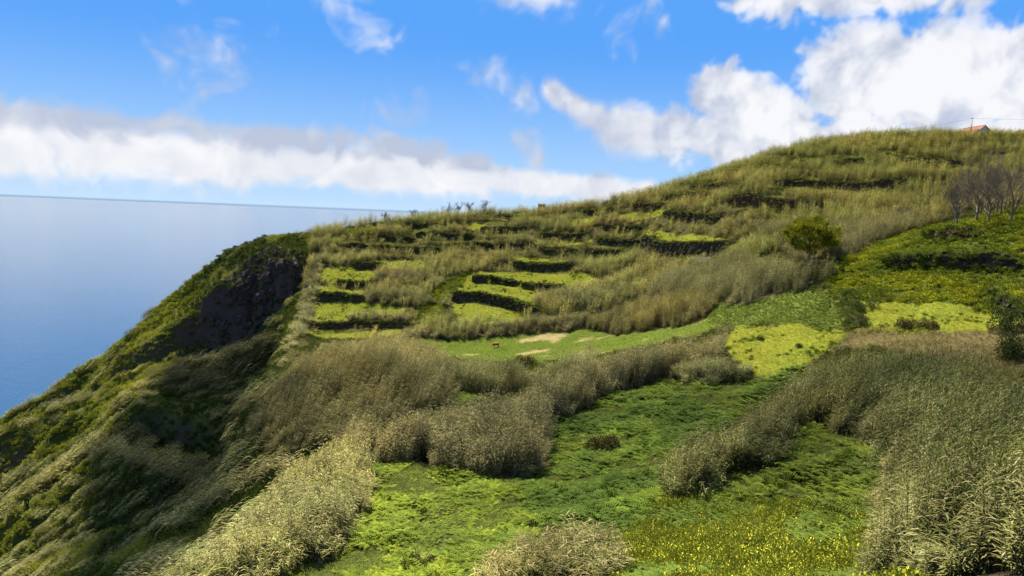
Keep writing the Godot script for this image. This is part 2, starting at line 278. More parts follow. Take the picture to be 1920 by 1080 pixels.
func sky_colour(az: float, el: float) -> Color:
	var a := deg_to_rad(az)
	var e := deg_to_rad(el)
	var d := Vector3(sin(a) * cos(e), sin(e), -cos(a) * cos(e))
	var t := clampf(el / 90.0, 0.0, 1.0)
	var low := Color(0.40, 0.66, 0.98)
	var mid := Color(0.105, 0.37, 0.93)
	var top := Color(0.045, 0.21, 0.66)
	var c := low.lerp(mid, smoothstep(0.0, 0.15, t)).lerp(top, smoothstep(0.14, 0.75, t))
	c = c.lerp(Color(0.62, 0.78, 0.96), exp(-maxf(el, 0.0) / 1.6) * 0.75)
	var w := Vector3(sky_warp.get_noise_3dv(d * 9.0), sky_warp.get_noise_3dv(d * 9.0 + Vector3(7, 3, 1)), sky_warp.get_noise_3dv(d * 9.0 + Vector3(1, 9, 4)))
	var f := sky_noise.get_noise_3dv(d * 16.0 + w * 0.75)
	var fine := sky_noise.get_noise_3dv(d * 46.0 + w * 0.5)
	var m := -1.0
	for k in CLOUDS:
		var p := Vector2(k[0], k[1])
		var q := Vector2(k[2], k[3])
		var x := Vector2(az, el)
		var u := clampf((x - p).dot(q - p) / maxf((q - p).length_squared(), 0.01), 0.0, 1.0)
		var g: float = (1.0 - x.distance_to(p.lerp(q, u)) / k[4]) * k[5]
		m = maxf(m, minf(g, k[5] * 0.75))
	# the same kind of broken cloud all round, above and beside the part in view
	var open := smoothstep(40.0, 55.0, absf(az)) if el < 18.0 else smoothstep(18.0, 24.0, el)
	if el < 18.0:
		open = maxf(open, 0.0)
	m = maxf(m, (sky_wide.get_noise_3dv(Vector3(d.x, d.y * 2.2, d.z) * 2.4) * 2.2 + 0.12) * open - (1.0 - open))
	var crisp := smoothstep(8.0, 14.0, az) if az < 90.0 else 0.0
	var dens := smoothstep(lerpf(0.0, 0.12, crisp), lerpf(0.75, 0.5, crisp), m + f * 0.5 + fine * lerpf(0.1, 0.24, crisp))
	if dens <= 0.0:
		return c
	var right := smoothstep(4.0, 16.0, az) if az < 90.0 else 0.5
	var billow := sky_noise.get_noise_3dv(d * 9.0 + w * 0.4 + Vector3(0, 0.35, 0)) + fine * 0.2
	var shade := smoothstep(-0.45, 0.5, billow + 0.12 * right + fine * 0.1)
	var bank := (1.0 - right) * smoothstep(9.0, 7.0, el)
	# the long bank is seen from below: a grey upper deck over a bright, far lower part
	var deck := smoothstep(3.3, 4.6, el + az * 0.02 + f * 1.2 + 0.3)
	shade = lerpf(shade, clampf(0.78 + billow * 0.5 - deck * 0.7, 0.0, 1.0), bank)
	var cloud := Color(0.50, 0.56, 0.70).lerp(Color(0.93, 0.93, 0.95), clampf(shade + smoothstep(0.5, 1.2, m) * 0.15 * right, 0.0, 1.0))
	return c.lerp(cloud, dens * lerpf(0.75, 0.97, smoothstep(0.25, 0.6, m)))


func make_sky() -> Sky:
	sky_noise.seed = 11
	sky_noise.frequency = 1.0
	sky_noise.fractal_octaves = 5
	sky_warp.seed = 5
	sky_warp.frequency = 1.0
	sky_warp.fractal_octaves = 2
	sky_wide.seed = 21
	sky_wide.frequency = 1.0
	sky_wide.fractal_octaves = 4
	var w := 640
	var hh := 320
	var small := Image.create_empty(w, hh, false, Image.FORMAT_RGBF)
	for y in hh:
		var el := 90.0 - (y + 0.5) * 180.0 / hh
		for x in w:
			var az := (x + 0.5) * 360.0 / w
			small.set_pixel(x, y, sky_colour(az if az <= 180.0 else az - 360.0, maxf(el, 0.0)) if el > -2.0 else Color(0.30, 0.45, 0.66))
	small.resize(4096, 2048, Image.INTERPOLATE_BILINEAR)
	for y in range(780, 1032):
		var el := 90.0 - (y + 0.5) * 180.0 / 2048.0
		for i in range(-470, 470):
			small.set_pixel(posmod(i, 4096), y, sky_colour((i + 0.5) * 360.0 / 4096.0, maxf(el, 0.0)))
	var m := PanoramaSkyMaterial.new()
	m.panorama = ImageTexture.create_from_image(small)
	var s := Sky.new()
	s.sky_material = m
	return s


# ------------------------------------------------------------------ ground
func solve_ground() -> Callable:
	# a thin plate through the measured points
	var n := CONTROL.size()
	var size := n + 3
	var rows := []
	for i in size:
		var r := PackedFloat64Array()
		r.resize(size + 1)
		rows.append(r)
	for i in n:
		var p: Vector3 = CONTROL[i] / 100.0
		for j in n:
			var q: Vector3 = CONTROL[j] / 100.0
			var r2 := (p.x - q.x) ** 2 + (p.y - q.y) ** 2
			rows[i][j] = 0.5 * r2 * log(r2) if r2 > 1e-12 else 0.0
		rows[i][i] += 0.0015
		rows[i][n] = 1.0
		rows[i][n + 1] = p.x
		rows[i][n + 2] = p.y
		rows[n][i] = 1.0
		rows[n + 1][i] = p.x
		rows[n + 2][i] = p.y
		rows[i][size] = CONTROL[i].z
	for i in size:
		var best := i
		for k in range(i + 1, size):
			if absf(rows[k][i]) > absf(rows[best][i]): best = k
		var swap: PackedFloat64Array = rows[i]
		rows[i] = rows[best]
		rows[best] = swap
		var top: PackedFloat64Array = rows[i]
		for k in range(i + 1, size):
			var row: PackedFloat64Array = rows[k]
			var f := row[i] / top[i]
			if f != 0.0:
				for j in range(i, size + 1):
					row[j] -= f * top[j]
				rows[k] = row
	var weights := PackedFloat64Array()
	weights.resize(size)
	for i in range(size - 1, -1, -1):
		var s: float = rows[i][size]
		for j in range(i + 1, size):
			s -= rows[i][j] * weights[j]
		weights[i] = s / rows[i][i]
	var px := PackedFloat64Array()
	var pd := PackedFloat64Array()
	for p in CONTROL:
		px.append(p.x / 100.0)
		pd.append(p.y / 100.0)
	return func(x: float, dist: float) -> float:
		x /= 100.0
		dist /= 100.0
		var s := weights[n] + weights[n + 1] * x + weights[n + 2] * dist
		for i in n:
			var r2 := (x - px[i]) * (x - px[i]) + (dist - pd[i]) * (dist - pd[i])
			if r2 > 1e-12: s += weights[i] * 0.5 * r2 * log(r2)
		return s


func edge_x(dist: float) -> float:
	for i in CLIFF_EDGE.size() - 1:
		if dist < CLIFF_EDGE[i + 1].y:
			return lerpf(CLIFF_EDGE[i].x, CLIFF_EDGE[i + 1].x, clampf((dist - CLIFF_EDGE[i].y) / (CLIFF_EDGE[i + 1].y - CLIFF_EDGE[i].y), 0.0, 1.0))
	return CLIFF_EDGE[-1].x


func height(x: float, dist: float) -> float:
	var fx := clampf((x - X0) / STEP, 0.0, NX - 1.001)
	var fd := clampf(dist / STEP, 0.0, ND - 1.001)
	var i := int(fx)
	var j := int(fd)
	fx -= i
	fd -= j
	var k := j * NX + i
	return lerpf(lerpf(ground_heights[k], ground_heights[k + 1], fx), lerpf(ground_heights[k + NX], ground_heights[k + NX + 1], fx), fd)


func on(x: float, dist: float, up := 0.0) -> Vector3:
	return Vector3(x, height(x, dist) + up, -dist)


func inside(p: Vector2, area: PackedVector2Array) -> bool:
	return Geometry2D.is_point_in_polygon(p, area)


func near_edge(p: Vector2, area: PackedVector2Array) -> float:
	var best := 1e9
	for i in area.size():
		best = minf(best, p.distance_squared_to(Geometry2D.get_closest_point_to_segment(p, area[i], area[(i + 1) % area.size()])))
	return sqrt(best)


func bounds(area: PackedVector2Array, more := 0.0) -> Rect2:
	var r := Rect2(area[0], Vector2.ZERO)
	for p in area: r = r.expand(p)
	return r.grow(more)


func make_heights() -> void:
	var plate := solve_ground()
	var cw := 121   # the plate on a 4 m grid, then smoothly between
	var ch := 101
	var coarse := PackedFloat32Array()
	coarse.resize(cw * ch)
	for j in ch:
		for i in cw:
			coarse[j * cw + i] = plate.call(X0 + i * 4.0, j * 4.0)
	ground_heights.resize(NX * ND)
	for j in ND:
		var dist := j * STEP
		var ex := edge_x(dist)
		for i in NX:
			var x := X0 + i * STEP
			var fx := clampf((x - X0) / 4.0, 0.0, cw - 1.001)
			var fd := clampf(dist / 4.0, 0.0, ch - 1.001)
			var a := int(fx)
			var b := int(fd)
			fx -= a
			fd -= b
			var k := b * cw + a
			var y := lerpf(lerpf(coarse[k], coarse[k + 1], fx), lerpf(coarse[k + cw], coarse[k + cw + 1], fx), fd)
			var off := ex - x
			y += noise_a.get_noise_2d(x * 9.0, dist * 9.0) * 0.45 + noise_b.get_noise_2d(x * 26.0, dist * 26.0) * 0.5
			if off > 0.0:
				# gullies and ribs running down the sea slope
				var s := smoothstep(2.0, 30.0, off) * (1.0 - 0.35 * smoothstep(270.0, 300.0, dist))
				var rib := 1.0 - absf(noise_b.get_noise_2d(dist * 2.6 + noise_a.get_noise_2d(x * 2.0, dist * 2.0) * 30.0, x * 0.55)) * 3.2
				y += (rib - 0.55) * 9.0 * s
				y += noise_a.get_noise_2d(x * 4.0 + 300.0, dist * 4.0) * 2.2 * s
				y -= smoothstep(0.0, 7.0, off) * (1.0 - smoothstep(12.0, 48.0, off)) * 17.0 * smoothstep(95.0, 125.0, dist) * (1.0 - smoothstep(235.0, 268.0, dist))
				# ledges of the rock scarp
				var scarp := smoothstep(20.0, 9.0, Vector2((x + 94.0) * 0.6, dist - 276.0).length())
				y += scarp * (smoothstep(271.0, 279.0, dist + noise_b.get_noise_2d(x * 12.0, 5.0) * 7.0) - 0.5) * 13.0
				y += scarp * (noise_a.get_noise_2d(x * 12.0, dist * 12.0) * 2.6 + noise_b.get_noise_2d(x * 6.0, dist * 3.0) * 3.0 - 1.2)
			ground_heights[j * NX + i] = y
	for w in WALLS:
		step_ground(w[1], w[0])


func along(line: Array, p: Vector2) -> Vector3:
	# signed distance to the line, position along it, its length
	var best := Vector3(1e9, 0, 0)
	var run := 0.0
	for i in line.size() - 1:
		var a: Vector2 = line[i]
		var b: Vector2 = line[i + 1]
		var len := a.distance_to(b)
		var u := clampf((p - a).dot(b - a) / (len * len), 0.0, 1.0)
		var q := a.lerp(b, u)
		var dd := p.distance_to(q)
		if dd < absf(best.x):
			var nrm := Vector2(-(b - a).y, (b - a).x)
			best = Vector3(dd if (p - q).dot(nrm) >= 0.0 else -dd, run + u * len, 0)
		run += len
	best.z = run
	return best


func step_ground(line: Array, rise: float) -> void:
	var reach := 8.0
	var r := bounds(PackedVector2Array(line), reach)
	for j in range(maxi(0, int(r.position.y / STEP)), mini(ND, int(r.end.y / STEP) + 2)):
		for i in range(maxi(0, int((r.position.x - X0) / STEP)), mini(NX, int((r.end.x - X0) / STEP) + 2)):
			var s := along(line, Vector2(X0 + i * STEP, j * STEP))
			if absf(s.x) > reach: continue
			var ends := smoothstep(0.0, 4.0, minf(s.y, s.z - s.y) + 1.5)
			if s.y <= 0.01 or s.y >= s.z - 0.01: ends *= smoothstep(5.0, 0.0, absf(s.x)) * 0.5
			ground_heights[j * NX + i] += rise * 0.5 * ends * ((1.0 - s.x / reach) if s.x >= 0.0 else -(1.0 + s.x / reach))


const SOIL := {
	"meadow": Color(0.11, 0.155, 0.025), "grass": Color(0.21, 0.235, 0.028), "crop": Color(0.12, 0.16, 0.035), "dry": Color(0.17, 0.14, 0.065),
	"fern": Color(0.065, 0.08, 0.022), "flower": Color(0.14, 0.15, 0.025), "shrub": Color(0.07, 0.095, 0.022),
}


func make_ground() -> void:
	var cols := PackedColorArray()
	cols.resize(NX * ND)
	for j in ND:
		var dist := j * STEP
		var ex := edge_x(dist)
		for i in NX:
			var x := X0 + i * STEP
			var c := Color(0.085, 0.07, 0.04)
			if x < ex:
				var g := noise_a.get_noise_2d(x * 3.0, dist * 3.0)
				c = Color(0.07, 0.085, 0.025).lerp(Color(0.14, 0.145, 0.03), smoothstep(-0.1, 0.3, g))
				var rock := smoothstep(1.9, 2.8, slope(i, j)) * 0.6 + smoothstep(19.0, 8.0, Vector2((x + 94.0) * 0.6, dist - 276.0).length()) * 0.9
				c = c.lerp(Color(0.10, 0.078, 0.064), clampf(rock + noise_b.get_noise_2d(x * 9.0, dist * 9.0) * 0.5 * ceilf(rock), 0.0, 1.0))
			cols[j * NX + i] = c
	for f in FIELDS:
		var area := PackedVector2Array(f[1])
		var r := bounds(area)
		for j in range(maxi(0, int(r.position.y / STEP)), mini(ND, int(r.end.y / STEP) + 2)):
			for i in range(maxi(0, int((r.position.x - X0) / STEP)), mini(NX, int((r.end.x - X0) / STEP) + 2)):
				var p := Vector2(X0 + i * STEP, j * STEP)
				if not inside(p, area): continue
				var c: Color = SOIL[f[0]]
				if f[0] == "meadow":
					# hay-coloured bare patches round the cow
					var bare := smoothstep(0.15, 0.35, hay(p))
					c = c.lerp(Color(0.34, 0.28, 0.13), bare)
				cols[j * NX + i] = c
	# vertices: the measured area, then coarse skirts to the sea, inland and behind
	var xs := PackedFloat32Array([-620, -520, -430, -360, -300])
	for i in NX: xs.append(X0 + i * STEP)
	xs.append_array(PackedFloat32Array([240, 280, 340, 420, 520]))
	var ds := PackedFloat32Array([-160, -110, -70, -35, -15])
	for j in ND: ds.append(j * STEP)
	ds.append_array(PackedFloat32Array([410, 440, 490, 560]))
	var v := PackedVector3Array()
	var vc := PackedColorArray()
	for dd in ds:
		for xx in xs:
			var i := clampi(roundi((xx - X0) / STEP), 0, NX - 1)
			var j := clampi(roundi(dd / STEP), 0, ND - 1)
			var y := ground_heights[j * NX + i]
			if xx < X0: y += (xx - X0) * 0.8
			if dd > 400.0: y -= (dd - 400.0) * 0.3
			v.append(Vector3(xx, maxf(y, SEA_LEVEL - 12.0), -dd))
			vc.append(cols[j * NX + i])
	var idx := PackedInt32Array()
	var w := xs.size()
	for j in ds.size() - 1:
		for i in w - 1:
			var k := j * w + i
			idx.append_array([k, k + w, k + 1, k + 1, k + w, k + w + 1])
	var nrm := PackedVector3Array()
	nrm.resize(v.size())
	for j in ds.size():
		for i in w:
			var l := v[j * w + maxi(i - 1, 0)]
			var r := v[j * w + mini(i + 1, w - 1)]
			var a := v[maxi(j - 1, 0) * w + i]
			var b := v[mini(j + 1, ds.size() - 1) * w + i]
			var m := (r - l).cross(b - a)
			nrm[j * w + i] = m.normalized() if m.y > 0.0 else -m.normalized()
	var arr := []
	arr.resize(Mesh.ARRAY_MAX)
	arr[Mesh.ARRAY_VERTEX] = v
	arr[Mesh.ARRAY_NORMAL] = nrm
	arr[Mesh.ARRAY_COLOR] = vc
	arr[Mesh.ARRAY_INDEX] = idx
	var mesh := ArrayMesh.new()
	mesh.add_surface_from_arrays(Mesh.PRIMITIVE_TRIANGLES, arr)
	var m := StandardMaterial3D.new()
	m.vertex_color_use_as_albedo = true
	m.roughness = 1.0
	m.metallic_specular = 0.08
	m.albedo_texture = grain(0.62, 1.0, 0.03, 3)
	m.uv1_triplanar = true
	m.uv1_world_triplanar = true
	m.uv1_scale = Vector3.ONE * 0.11
	m.normal_enabled = true
	m.normal_texture = bumps(0.04, 8, 10.0)
	mesh.surface_set_material(0, m)
	var o := part("terrain", mesh, self)
	tag(o, "terraced hillside falling to the sea", "", "", "structure")


func band(p: Vector2) -> float:
	# narrow strips along the contours where grass keeps the reeds out
	return noise_b.get_noise_2d(p.x * 1.4 + 70.0, p.y * 11.0 - p.x * 1.2) + 0.3 * noise_a.get_noise_2d(p.x * 6.0, p.y * 6.0)


func hay(p: Vector2) -> float:
	return noise_a.get_noise_2d(p.x * 5.0 + 40.0, p.y * 10.0) - 0.22 + 0.5 * smoothstep(1.0, 0.4, Vector2((p.x - 6.5) / 9.0, (p.y - 217.5) / 4.0).length()) + 0.25 * smoothstep(1.0, 0.4, Vector2((p.x - 20.0) / 6.0, (p.y - 207.0) / 3.0).length())


func slope(i: int, j: int) -> float:
	var k := clampi(j, 1, ND - 2) * NX + clampi(i, 1, NX - 2)
	return Vector2(ground_heights[k + 1] - ground_heights[k - 1], ground_heights[k + NX] - ground_heights[k - NX]).length() / (2.0 * STEP)


func make_sea() -> void:
	var m := StandardMaterial3D.new()
	m.albedo_color = Color(0.02, 0.047, 0.088).linear_to_srgb()
	m.roughness = 0.13
	m.metallic_specular = 0.5
	m.normal_enabled = true
	m.normal_texture = bumps(0.02, 31, 14.0)
	m.normal_scale = 0.11
	m.roughness_texture = grain(0.35, 1.0, 0.012, 44)
	m.uv1_triplanar = true
	m.uv1_world_triplanar = true
	m.uv1_scale = Vector3.ONE / 130.0
	var p := PlaneMesh.new()
	p.size = Vector2(240000, 240000)
	p.material = m
	var o := part("sea", p, self)
	o.position.y = SEA_LEVEL
	tag(o, "blue sea reaching the horizon", "", "", "structure")


# ------------------------------------------------------------------ plants
func blade(s: Shape, p: Vector3, out: Vector3, rise: float, droop: float, length: float, width: float, col: Color, segs := 3) -> void:
	var side := out.cross(Vector3.UP).normalized() * width * 0.5
	var last_l := p - side * 0.7
	var last_r := p + side * 0.7
	for k in range(1, segs + 1):
		var t := float(k) / segs
		var q := p + out * length * t * (1.0 - 0.15 * t) + Vector3.UP * length * (rise * t - droop * t * t)
		if k == segs:
			s.tri(last_l, last_r, q, col)
		else:
			var ww := side * (1.0 - t * t * 0.55)
			s.quad(last_l, last_r, q + ww, q - ww, col)
			last_l = q - ww
			last_r = q + ww


func reed_tuft(rng: RandomNumberGenerator, stalks: int, spread: float, tall: float, bend: float, straw: float, count := 15, big := 1.0) -> ArrayMesh:
	var s := Shape.new()
	for i in stalks:
		var a := rng.randf() * TAU
		var r := sqrt(rng.randf()) * spread
		var foot := Vector3(cos(a) * r, -0.25, sin(a) * r)
		var hh := tall * rng.randf_range(0.72, 1.06) * (1.0 - 0.4 * r * r / (spread * spread) * float(spread > 1.5))
		var b := bend * rng.randf_range(0.75, 1.25)
		var lean := Vector3(cos(a) * 0.10 + rng.randf_range(-0.10, 0.10) + b, 0, sin(a) * 0.10 + rng.randf_range(-0.1, 0.1))
		var at := func(t: float) -> Vector3: return foot + Vector3.UP * hh * (t - 0.42 * b * t * t) + lean * hh * t * t
		var cane := Color(0.22, 0.185, 0.10).lerp(Color(0.13, 0.135, 0.06), rng.randf())
		var pts := []
		for k in 4: pts.append(at.call(k / 3.0))
		s.tube(pts, [0.016, 0.014, 0.011, 0.005], cane, 3)
		var turn := rng.randf() * TAU
		for k in count:
			var t := lerpf(0.16, 1.0, (k + rng.randf() * 0.8) / count)
			var side := turn + (PI if k % 2 else 0.0) + rng.randf_range(-0.7, 0.7)
			var out := Vector3(cos(side), 0, sin(side))
			if bend > 0.15: out = (out * 0.55 + Vector3(1, 0, 0)).normalized()
			var old := rng.randf() < straw
			var col := Color(0.27, 0.225, 0.105).lerp(Color(0.38, 0.33, 0.18), rng.randf()) if old else Color(0.09, 0.108, 0.032).lerp(Color(0.19, 0.19, 0.06), rng.randf())
			blade(s, at.call(t), out, rng.randf_range(0.35, 1.0), rng.randf_range(0.35, 1.1), rng.randf_range(0.38, 0.72) * big, rng.randf_range(0.035, 0.06) * big, col)
	return s.mesh(leaf_material)


func fern_tuft(rng: RandomNumberGenerator) -> ArrayMesh:
	var s := Shape.new()
	for i in 7:
		var a := TAU * i / 7.0 + rng.randf_range(-0.3, 0.3)
		var out := Vector3(cos(a), 0, sin(a))
		var side := out.cross(Vector3.UP)
		var length := rng.randf_range(0.6, 1.05)
		var rise := rng.randf_range(0.7, 1.3)
		var col := Color(0.055, 0.092, 0.018).lerp(Color(0.13, 0.175, 0.03), rng.randf())
		for k in 9:
			var t := (k + 1.5) / 10.5
			var p := out * length * t + Vector3.UP * length * (rise * t - 0.75 * t * t)
			var w := length * 0.44 * (1.0 - t) * (0.5 + 0.5 * minf(1.0, t * 5.0)) + 0.02
			var tip := out * w * 0.35 - Vector3.UP * w * 0.25
			var half := out * 0.035
			for g in [-1.0, 1.0]:
				s.tri(p - half, p + half, p + side * w * g + tip + Vector3.UP * rng.randf_range(-0.04, 0.04), col)
		s.tri(out * 0.02 + side * 0.012, out * 0.02 - side * 0.012, out * length * 0.9 + Vector3.UP * length * (rise * 0.9 - 0.6), col)
	return s.mesh(leaf_material)


func grass_tuft(rng: RandomNumberGenerator, tall: float, a: Color, b: Color) -> ArrayMesh:
	var s := Shape.new()
	for i in 26:
		var t := rng.randf() * TAU
		var r := sqrt(rng.randf()) * 0.42
		blade(s, Vector3(cos(t) * r, -0.05, sin(t) * r), Vector3(cos(t), 0, sin(t)), rng.randf_range(0.9, 1.8), rng.randf_range(0.2, 0.9), tall * rng.randf_range(0.55, 1.0), rng.randf_range(0.02, 0.04), a.lerp(b, rng.randf()), 2)
	return s.mesh(leaf_material)


func leaf(s: Shape, p: Vector3, dir: Vector3, size: float, col: Color, rng: RandomNumberGenerator) -> void:
	var d := (dir + Vector3(rng.randf_range(-0.8, 0.8), rng.randf_range(-0.5, 0.8), rng.randf_range(-0.8, 0.8))).normalized()
	var side := d.cross(Vector3(rng.randf_range(-1, 1), rng.randf_range(-1, 1), rng.randf_range(-1, 1))).normalized() * size * 0.32
	s.quad(p, p + d * size * 0.5 + side, p + d * size, p + d * size * 0.5 - side, col)


func shrub_shape(rng: RandomNumberGenerator, radius: float, tall: float, leaves: int, size: float, a: Color, b: Color, tips := Color.BLACK, tip_share := 0.0) -> Shape:
	# many leaves on a few uneven mounds
	var s := Shape.new()
	var mounds := []
	for i in 7:
		var t := rng.randf() * TAU
		var r := sqrt(rng.randf()) * radius * 0.62
		mounds.append([Vector3(cos(t) * r, 0, sin(t) * r), radius * rng.randf_range(0.32, 0.5), tall * rng.randf_range(0.55, 1.0)])
	for i in leaves:
		var m: Array = mounds[rng.randi() % mounds.size()]
		var d := Vector3(rng.randfn(), absf(rng.randfn()), rng.randfn()).normalized()
		var k := rng.randf_range(0.55, 1.0)
		var p: Vector3 = m[0] + Vector3(d.x * m[1], d.y * m[2], d.z * m[1]) * k
		var col := a.lerp(b, rng.randf())
		if tip_share > 0.0 and k > 0.8 and rng.randf() < tip_share:
			col = tips * rng.randf_range(0.75, 1.2)
			col.a = 1.0
		leaf(s, p, d, size * rng.randf_range(0.7, 1.3), col, rng)
	return s


func scatter_node(called: String, mesh: Mesh, spots: Array, label: String, category: String, group := "", parent: Node = self) -> void:
	# spots: [Transform3D, Color]
	if spots.is_empty(): return
	var buf := PackedFloat32Array()
	buf.resize(spots.size() * 16)
	var k := 0
	for s in spots:
		var t: Transform3D = s[0]
		var c: Color = s[1]
		buf[k] = t.basis.x.x; buf[k + 1] = t.basis.y.x; buf[k + 2] = t.basis.z.x; buf[k + 3] = t.origin.x
		buf[k + 4] = t.basis.x.y; buf[k + 5] = t.basis.y.y; buf[k + 6] = t.basis.z.y; buf[k + 7] = t.origin.y
		buf[k + 8] = t.basis.x.z; buf[k + 9] = t.basis.y.z; buf[k + 10] = t.basis.z.z; buf[k + 11] = t.origin.z
		buf[k + 12] = c.r; buf[k + 13] = c.g; buf[k + 14] = c.b; buf[k + 15] = 1.0
		k += 16
	var mm := MultiMesh.new()
	mm.transform_format = MultiMesh.TRANSFORM_3D
	mm.use_colors = true
	mm.mesh = mesh
	mm.instance_count = spots.size()
	mm.buffer = buf
	var o := MultiMeshInstance3D.new()
	o.name = numbered(called) if parent == self else called
	o.multimesh = mm
	parent.add_child(o, true)
	tag(o, label, category, group, "stuff")


func spot(p: Vector3, turn: float, size: Vector3, tilt: Vector3, tint: Color) -> Array:
	var b := Basis(Vector3.UP, turn)
	if tilt != Vector3.ZERO:
		b = Basis(Vector3(tilt.z, 0, -tilt.x).normalized(), tilt.length()) * b
	return [Transform3D(b * Basis.from_scale(size), p), tint]


func tinted(rng: RandomNumberGenerator, base: Color, spread: float) -> Color:
	var k := 1.0 + rng.randf_range(-spread, spread)
	return Color(base.r * k, base.g * k * rng.randf_range(0.95, 1.05), base.b * k)


const REED_TINTS := [Color(0.88, 0.96, 0.93), Color(0.88, 0.98, 0.86), Color(0.93, 0.95, 0.95), Color(0.97, 1.04, 0.9)]


func plant_reeds(tufts: Array, combed: Mesh, leafy: Array) -> void:
	var rng := RandomNumberGenerator.new()
	rng.seed = 404
	var claimed := []
	var index := 0
	for bed in REED_BEDS:
		var area := PackedVector2Array(bed[0])
		claimed.append([area, bounds(area, 1.5)])
		var r := bounds(area, 2.0)
		var spots := []
		var middle := r.get_center().y
		var gap := 0.62 if middle < 75.0 else 0.72 if middle < 130.0 else 0.9
		var y := r.position.y
		while y < r.end.y:
			var x := r.position.x
			while x < r.end.x:
				var p := Vector2(x + rng.randf_range(-0.5, 0.5) * gap, y + rng.randf_range(-0.5, 0.5) * gap)
				x += gap
				if not inside(p, area):
					if near_edge(p, area) > 0.5 + noise_a.get_noise_2d(p.x * 22.0, p.y * 22.0) * 2.6: continue
				elif noise_a.get_noise_2d(p.x * 22.0, p.y * 22.0) < -0.22 and near_edge(p, area) < 1.6: continue
				var n := noise_b.get_noise_2d(p.x * 7.0, p.y * 7.0)
				var size: float = bed[1] / 5.0 * (1.14 if index < 3 else 1.0) * (0.97 + 0.3 * n + (0.5 * noise_b.get_noise_2d(p.x * 14.0, p.y * 14.0) if index == 4 else 0.0) + 0.25 * noise_a.get_noise_2d(p.x * 30.0, p.y * 30.0)) * rng.randf_range(0.72, 1.14)
				var rim := near_edge(p, area)
				if inside(p, area): size *= lerpf(0.86, 1.06, smoothstep(0.0, 1.6, rim + noise_a.get_noise_2d(p.x * 14.0, p.y * 14.0) * 2.0))
				else: size *= rng.randf_range(0.35, 0.8)
				if index == 11 and rng.randf() < 0.4: continue
				var wide := rng.randf_range(0.9, 1.2)
				var tint: Color = REED_TINTS[index % 4]
				if index == 4 or index == 7: tint = Color(1.0, 0.98, 0.84)
				if index < 2: tint = Color(0.76, 0.84, 0.72)
				if index == 3: tint = Color(0.84, 0.9, 0.8)
				if index == 11: tint = Color(0.66, 0.68, 0.62)
				var turn := rng.randf_range(-0.6, 0.7) if index == 4 else rng.randf() * TAU
				spots.append(spot(on(p.x, p.y), turn, Vector3(wide, size, wide), Vector3(0.10 + n * 0.2, 0, 0.05), tinted(rng, tint.lerp(tint * Color(1.16, 1.08, 0.94), clampf(noise_b.get_noise_2d(p.x * 5.0 + 11.0, p.y * 5.0) * 1.6 + 0.3, 0.0, 1.0)) * (1.0 + 0.6 * noise_a.get_noise_2d(p.x * 24.0 + 5.0, p.y * 24.0)), 0.36)))
			y += gap
		scatter_node("reed_bed", combed if index == 4 else leafy[index % 3] if middle < 110.0 else tufts[index % tufts.size()], spots, bed[2], "reeds", "beds of giant reed")
		index += 1
	# the reed cover of the far hillside, bed by bed, around plots and terrace walls
	var beds := []
	for b in HILL_BEDS: beds.append([])
	var plots := []
	for f in FIELDS: plots.append([PackedVector2Array(f[1]), bounds(PackedVector2Array(f[1]))])
	var walls := []
	for w in WALLS: walls.append([w[1], bounds(PackedVector2Array(w[1]), 6.0)])
	var d := 170.0
	while d < 352.0:
		var x := -86.0
		while x < 218.0:
			var p := Vector2(x + rng.randf_range(-0.5, 0.5), d + rng.randf_range(-0.5, 0.5))
			x += 1.05
			if p.x < edge_x(p.y) + 1.0: continue
			if p.y < 225.0 + maxf(0.0, 60.0 - absf(p.x - 45.0)) * 0.0 and p.x < 62.0: continue
			if p.x >= 62.0 and p.y < 205.0 + (p.x - 62.0) * 0.12: continue
			var free := true
			for q in claimed:
				if q[1].has_point(p) and inside(p, q[0]): free = false; break
			if not free: continue
			for q in plots:
				if q[1].has_point(p) and inside(p, q[0]): free = false; break
			if not free: continue
			for q in walls:
				if q[1].has_point(p):
					var s := along(q[0], p)
					if s.x < 1.0 and s.x > -5.0 and absf(s.x) < 5.0: free = false; break
			if not free: continue
			var n := noise_b.get_noise_2d(p.x * 4.0, p.y * 7.0)
			if band(p) < -0.13 or rng.randf() < 0.22: continue
			var best := 0
			for k in HILL_BEDS.size():
				if p.distance_squared_to(HILL_BEDS[k][0]) < p.distance_squared_to(HILL_BEDS[best][0]): best = k
			var patch := noise_a.get_noise_2d(p.x * 34.0, p.y * 34.0)
			var size := (0.76 + 0.35 * n + 0.35 * patch) * rng.randf_range(0.65, 1.3)
			var wide := rng.randf_range(0.95, 1.3)
			var col := Color(1.08, 1.2, 0.8).lerp(Color(1.25, 1.18, 0.82), noise_a.get_noise_2d(p.x * 2.0, p.y * 2.0) + 0.5)
			beds[best].append(spot(on(p.x, p.y), rng.randf() * TAU, Vector3(wide, size, wide), Vector3(0.08, 0, 0.05), tinted(rng, col * (1.12 + patch * 0.9), 0.42)))
		d += 1.05
	plant_rough(rng, claimed, plots, walls)
	for k in beds.size():
		scatter_node("reed_bed", tufts[k % tufts.size()], beds[k], HILL_BEDS[k][1], "reeds", "beds of giant reed")


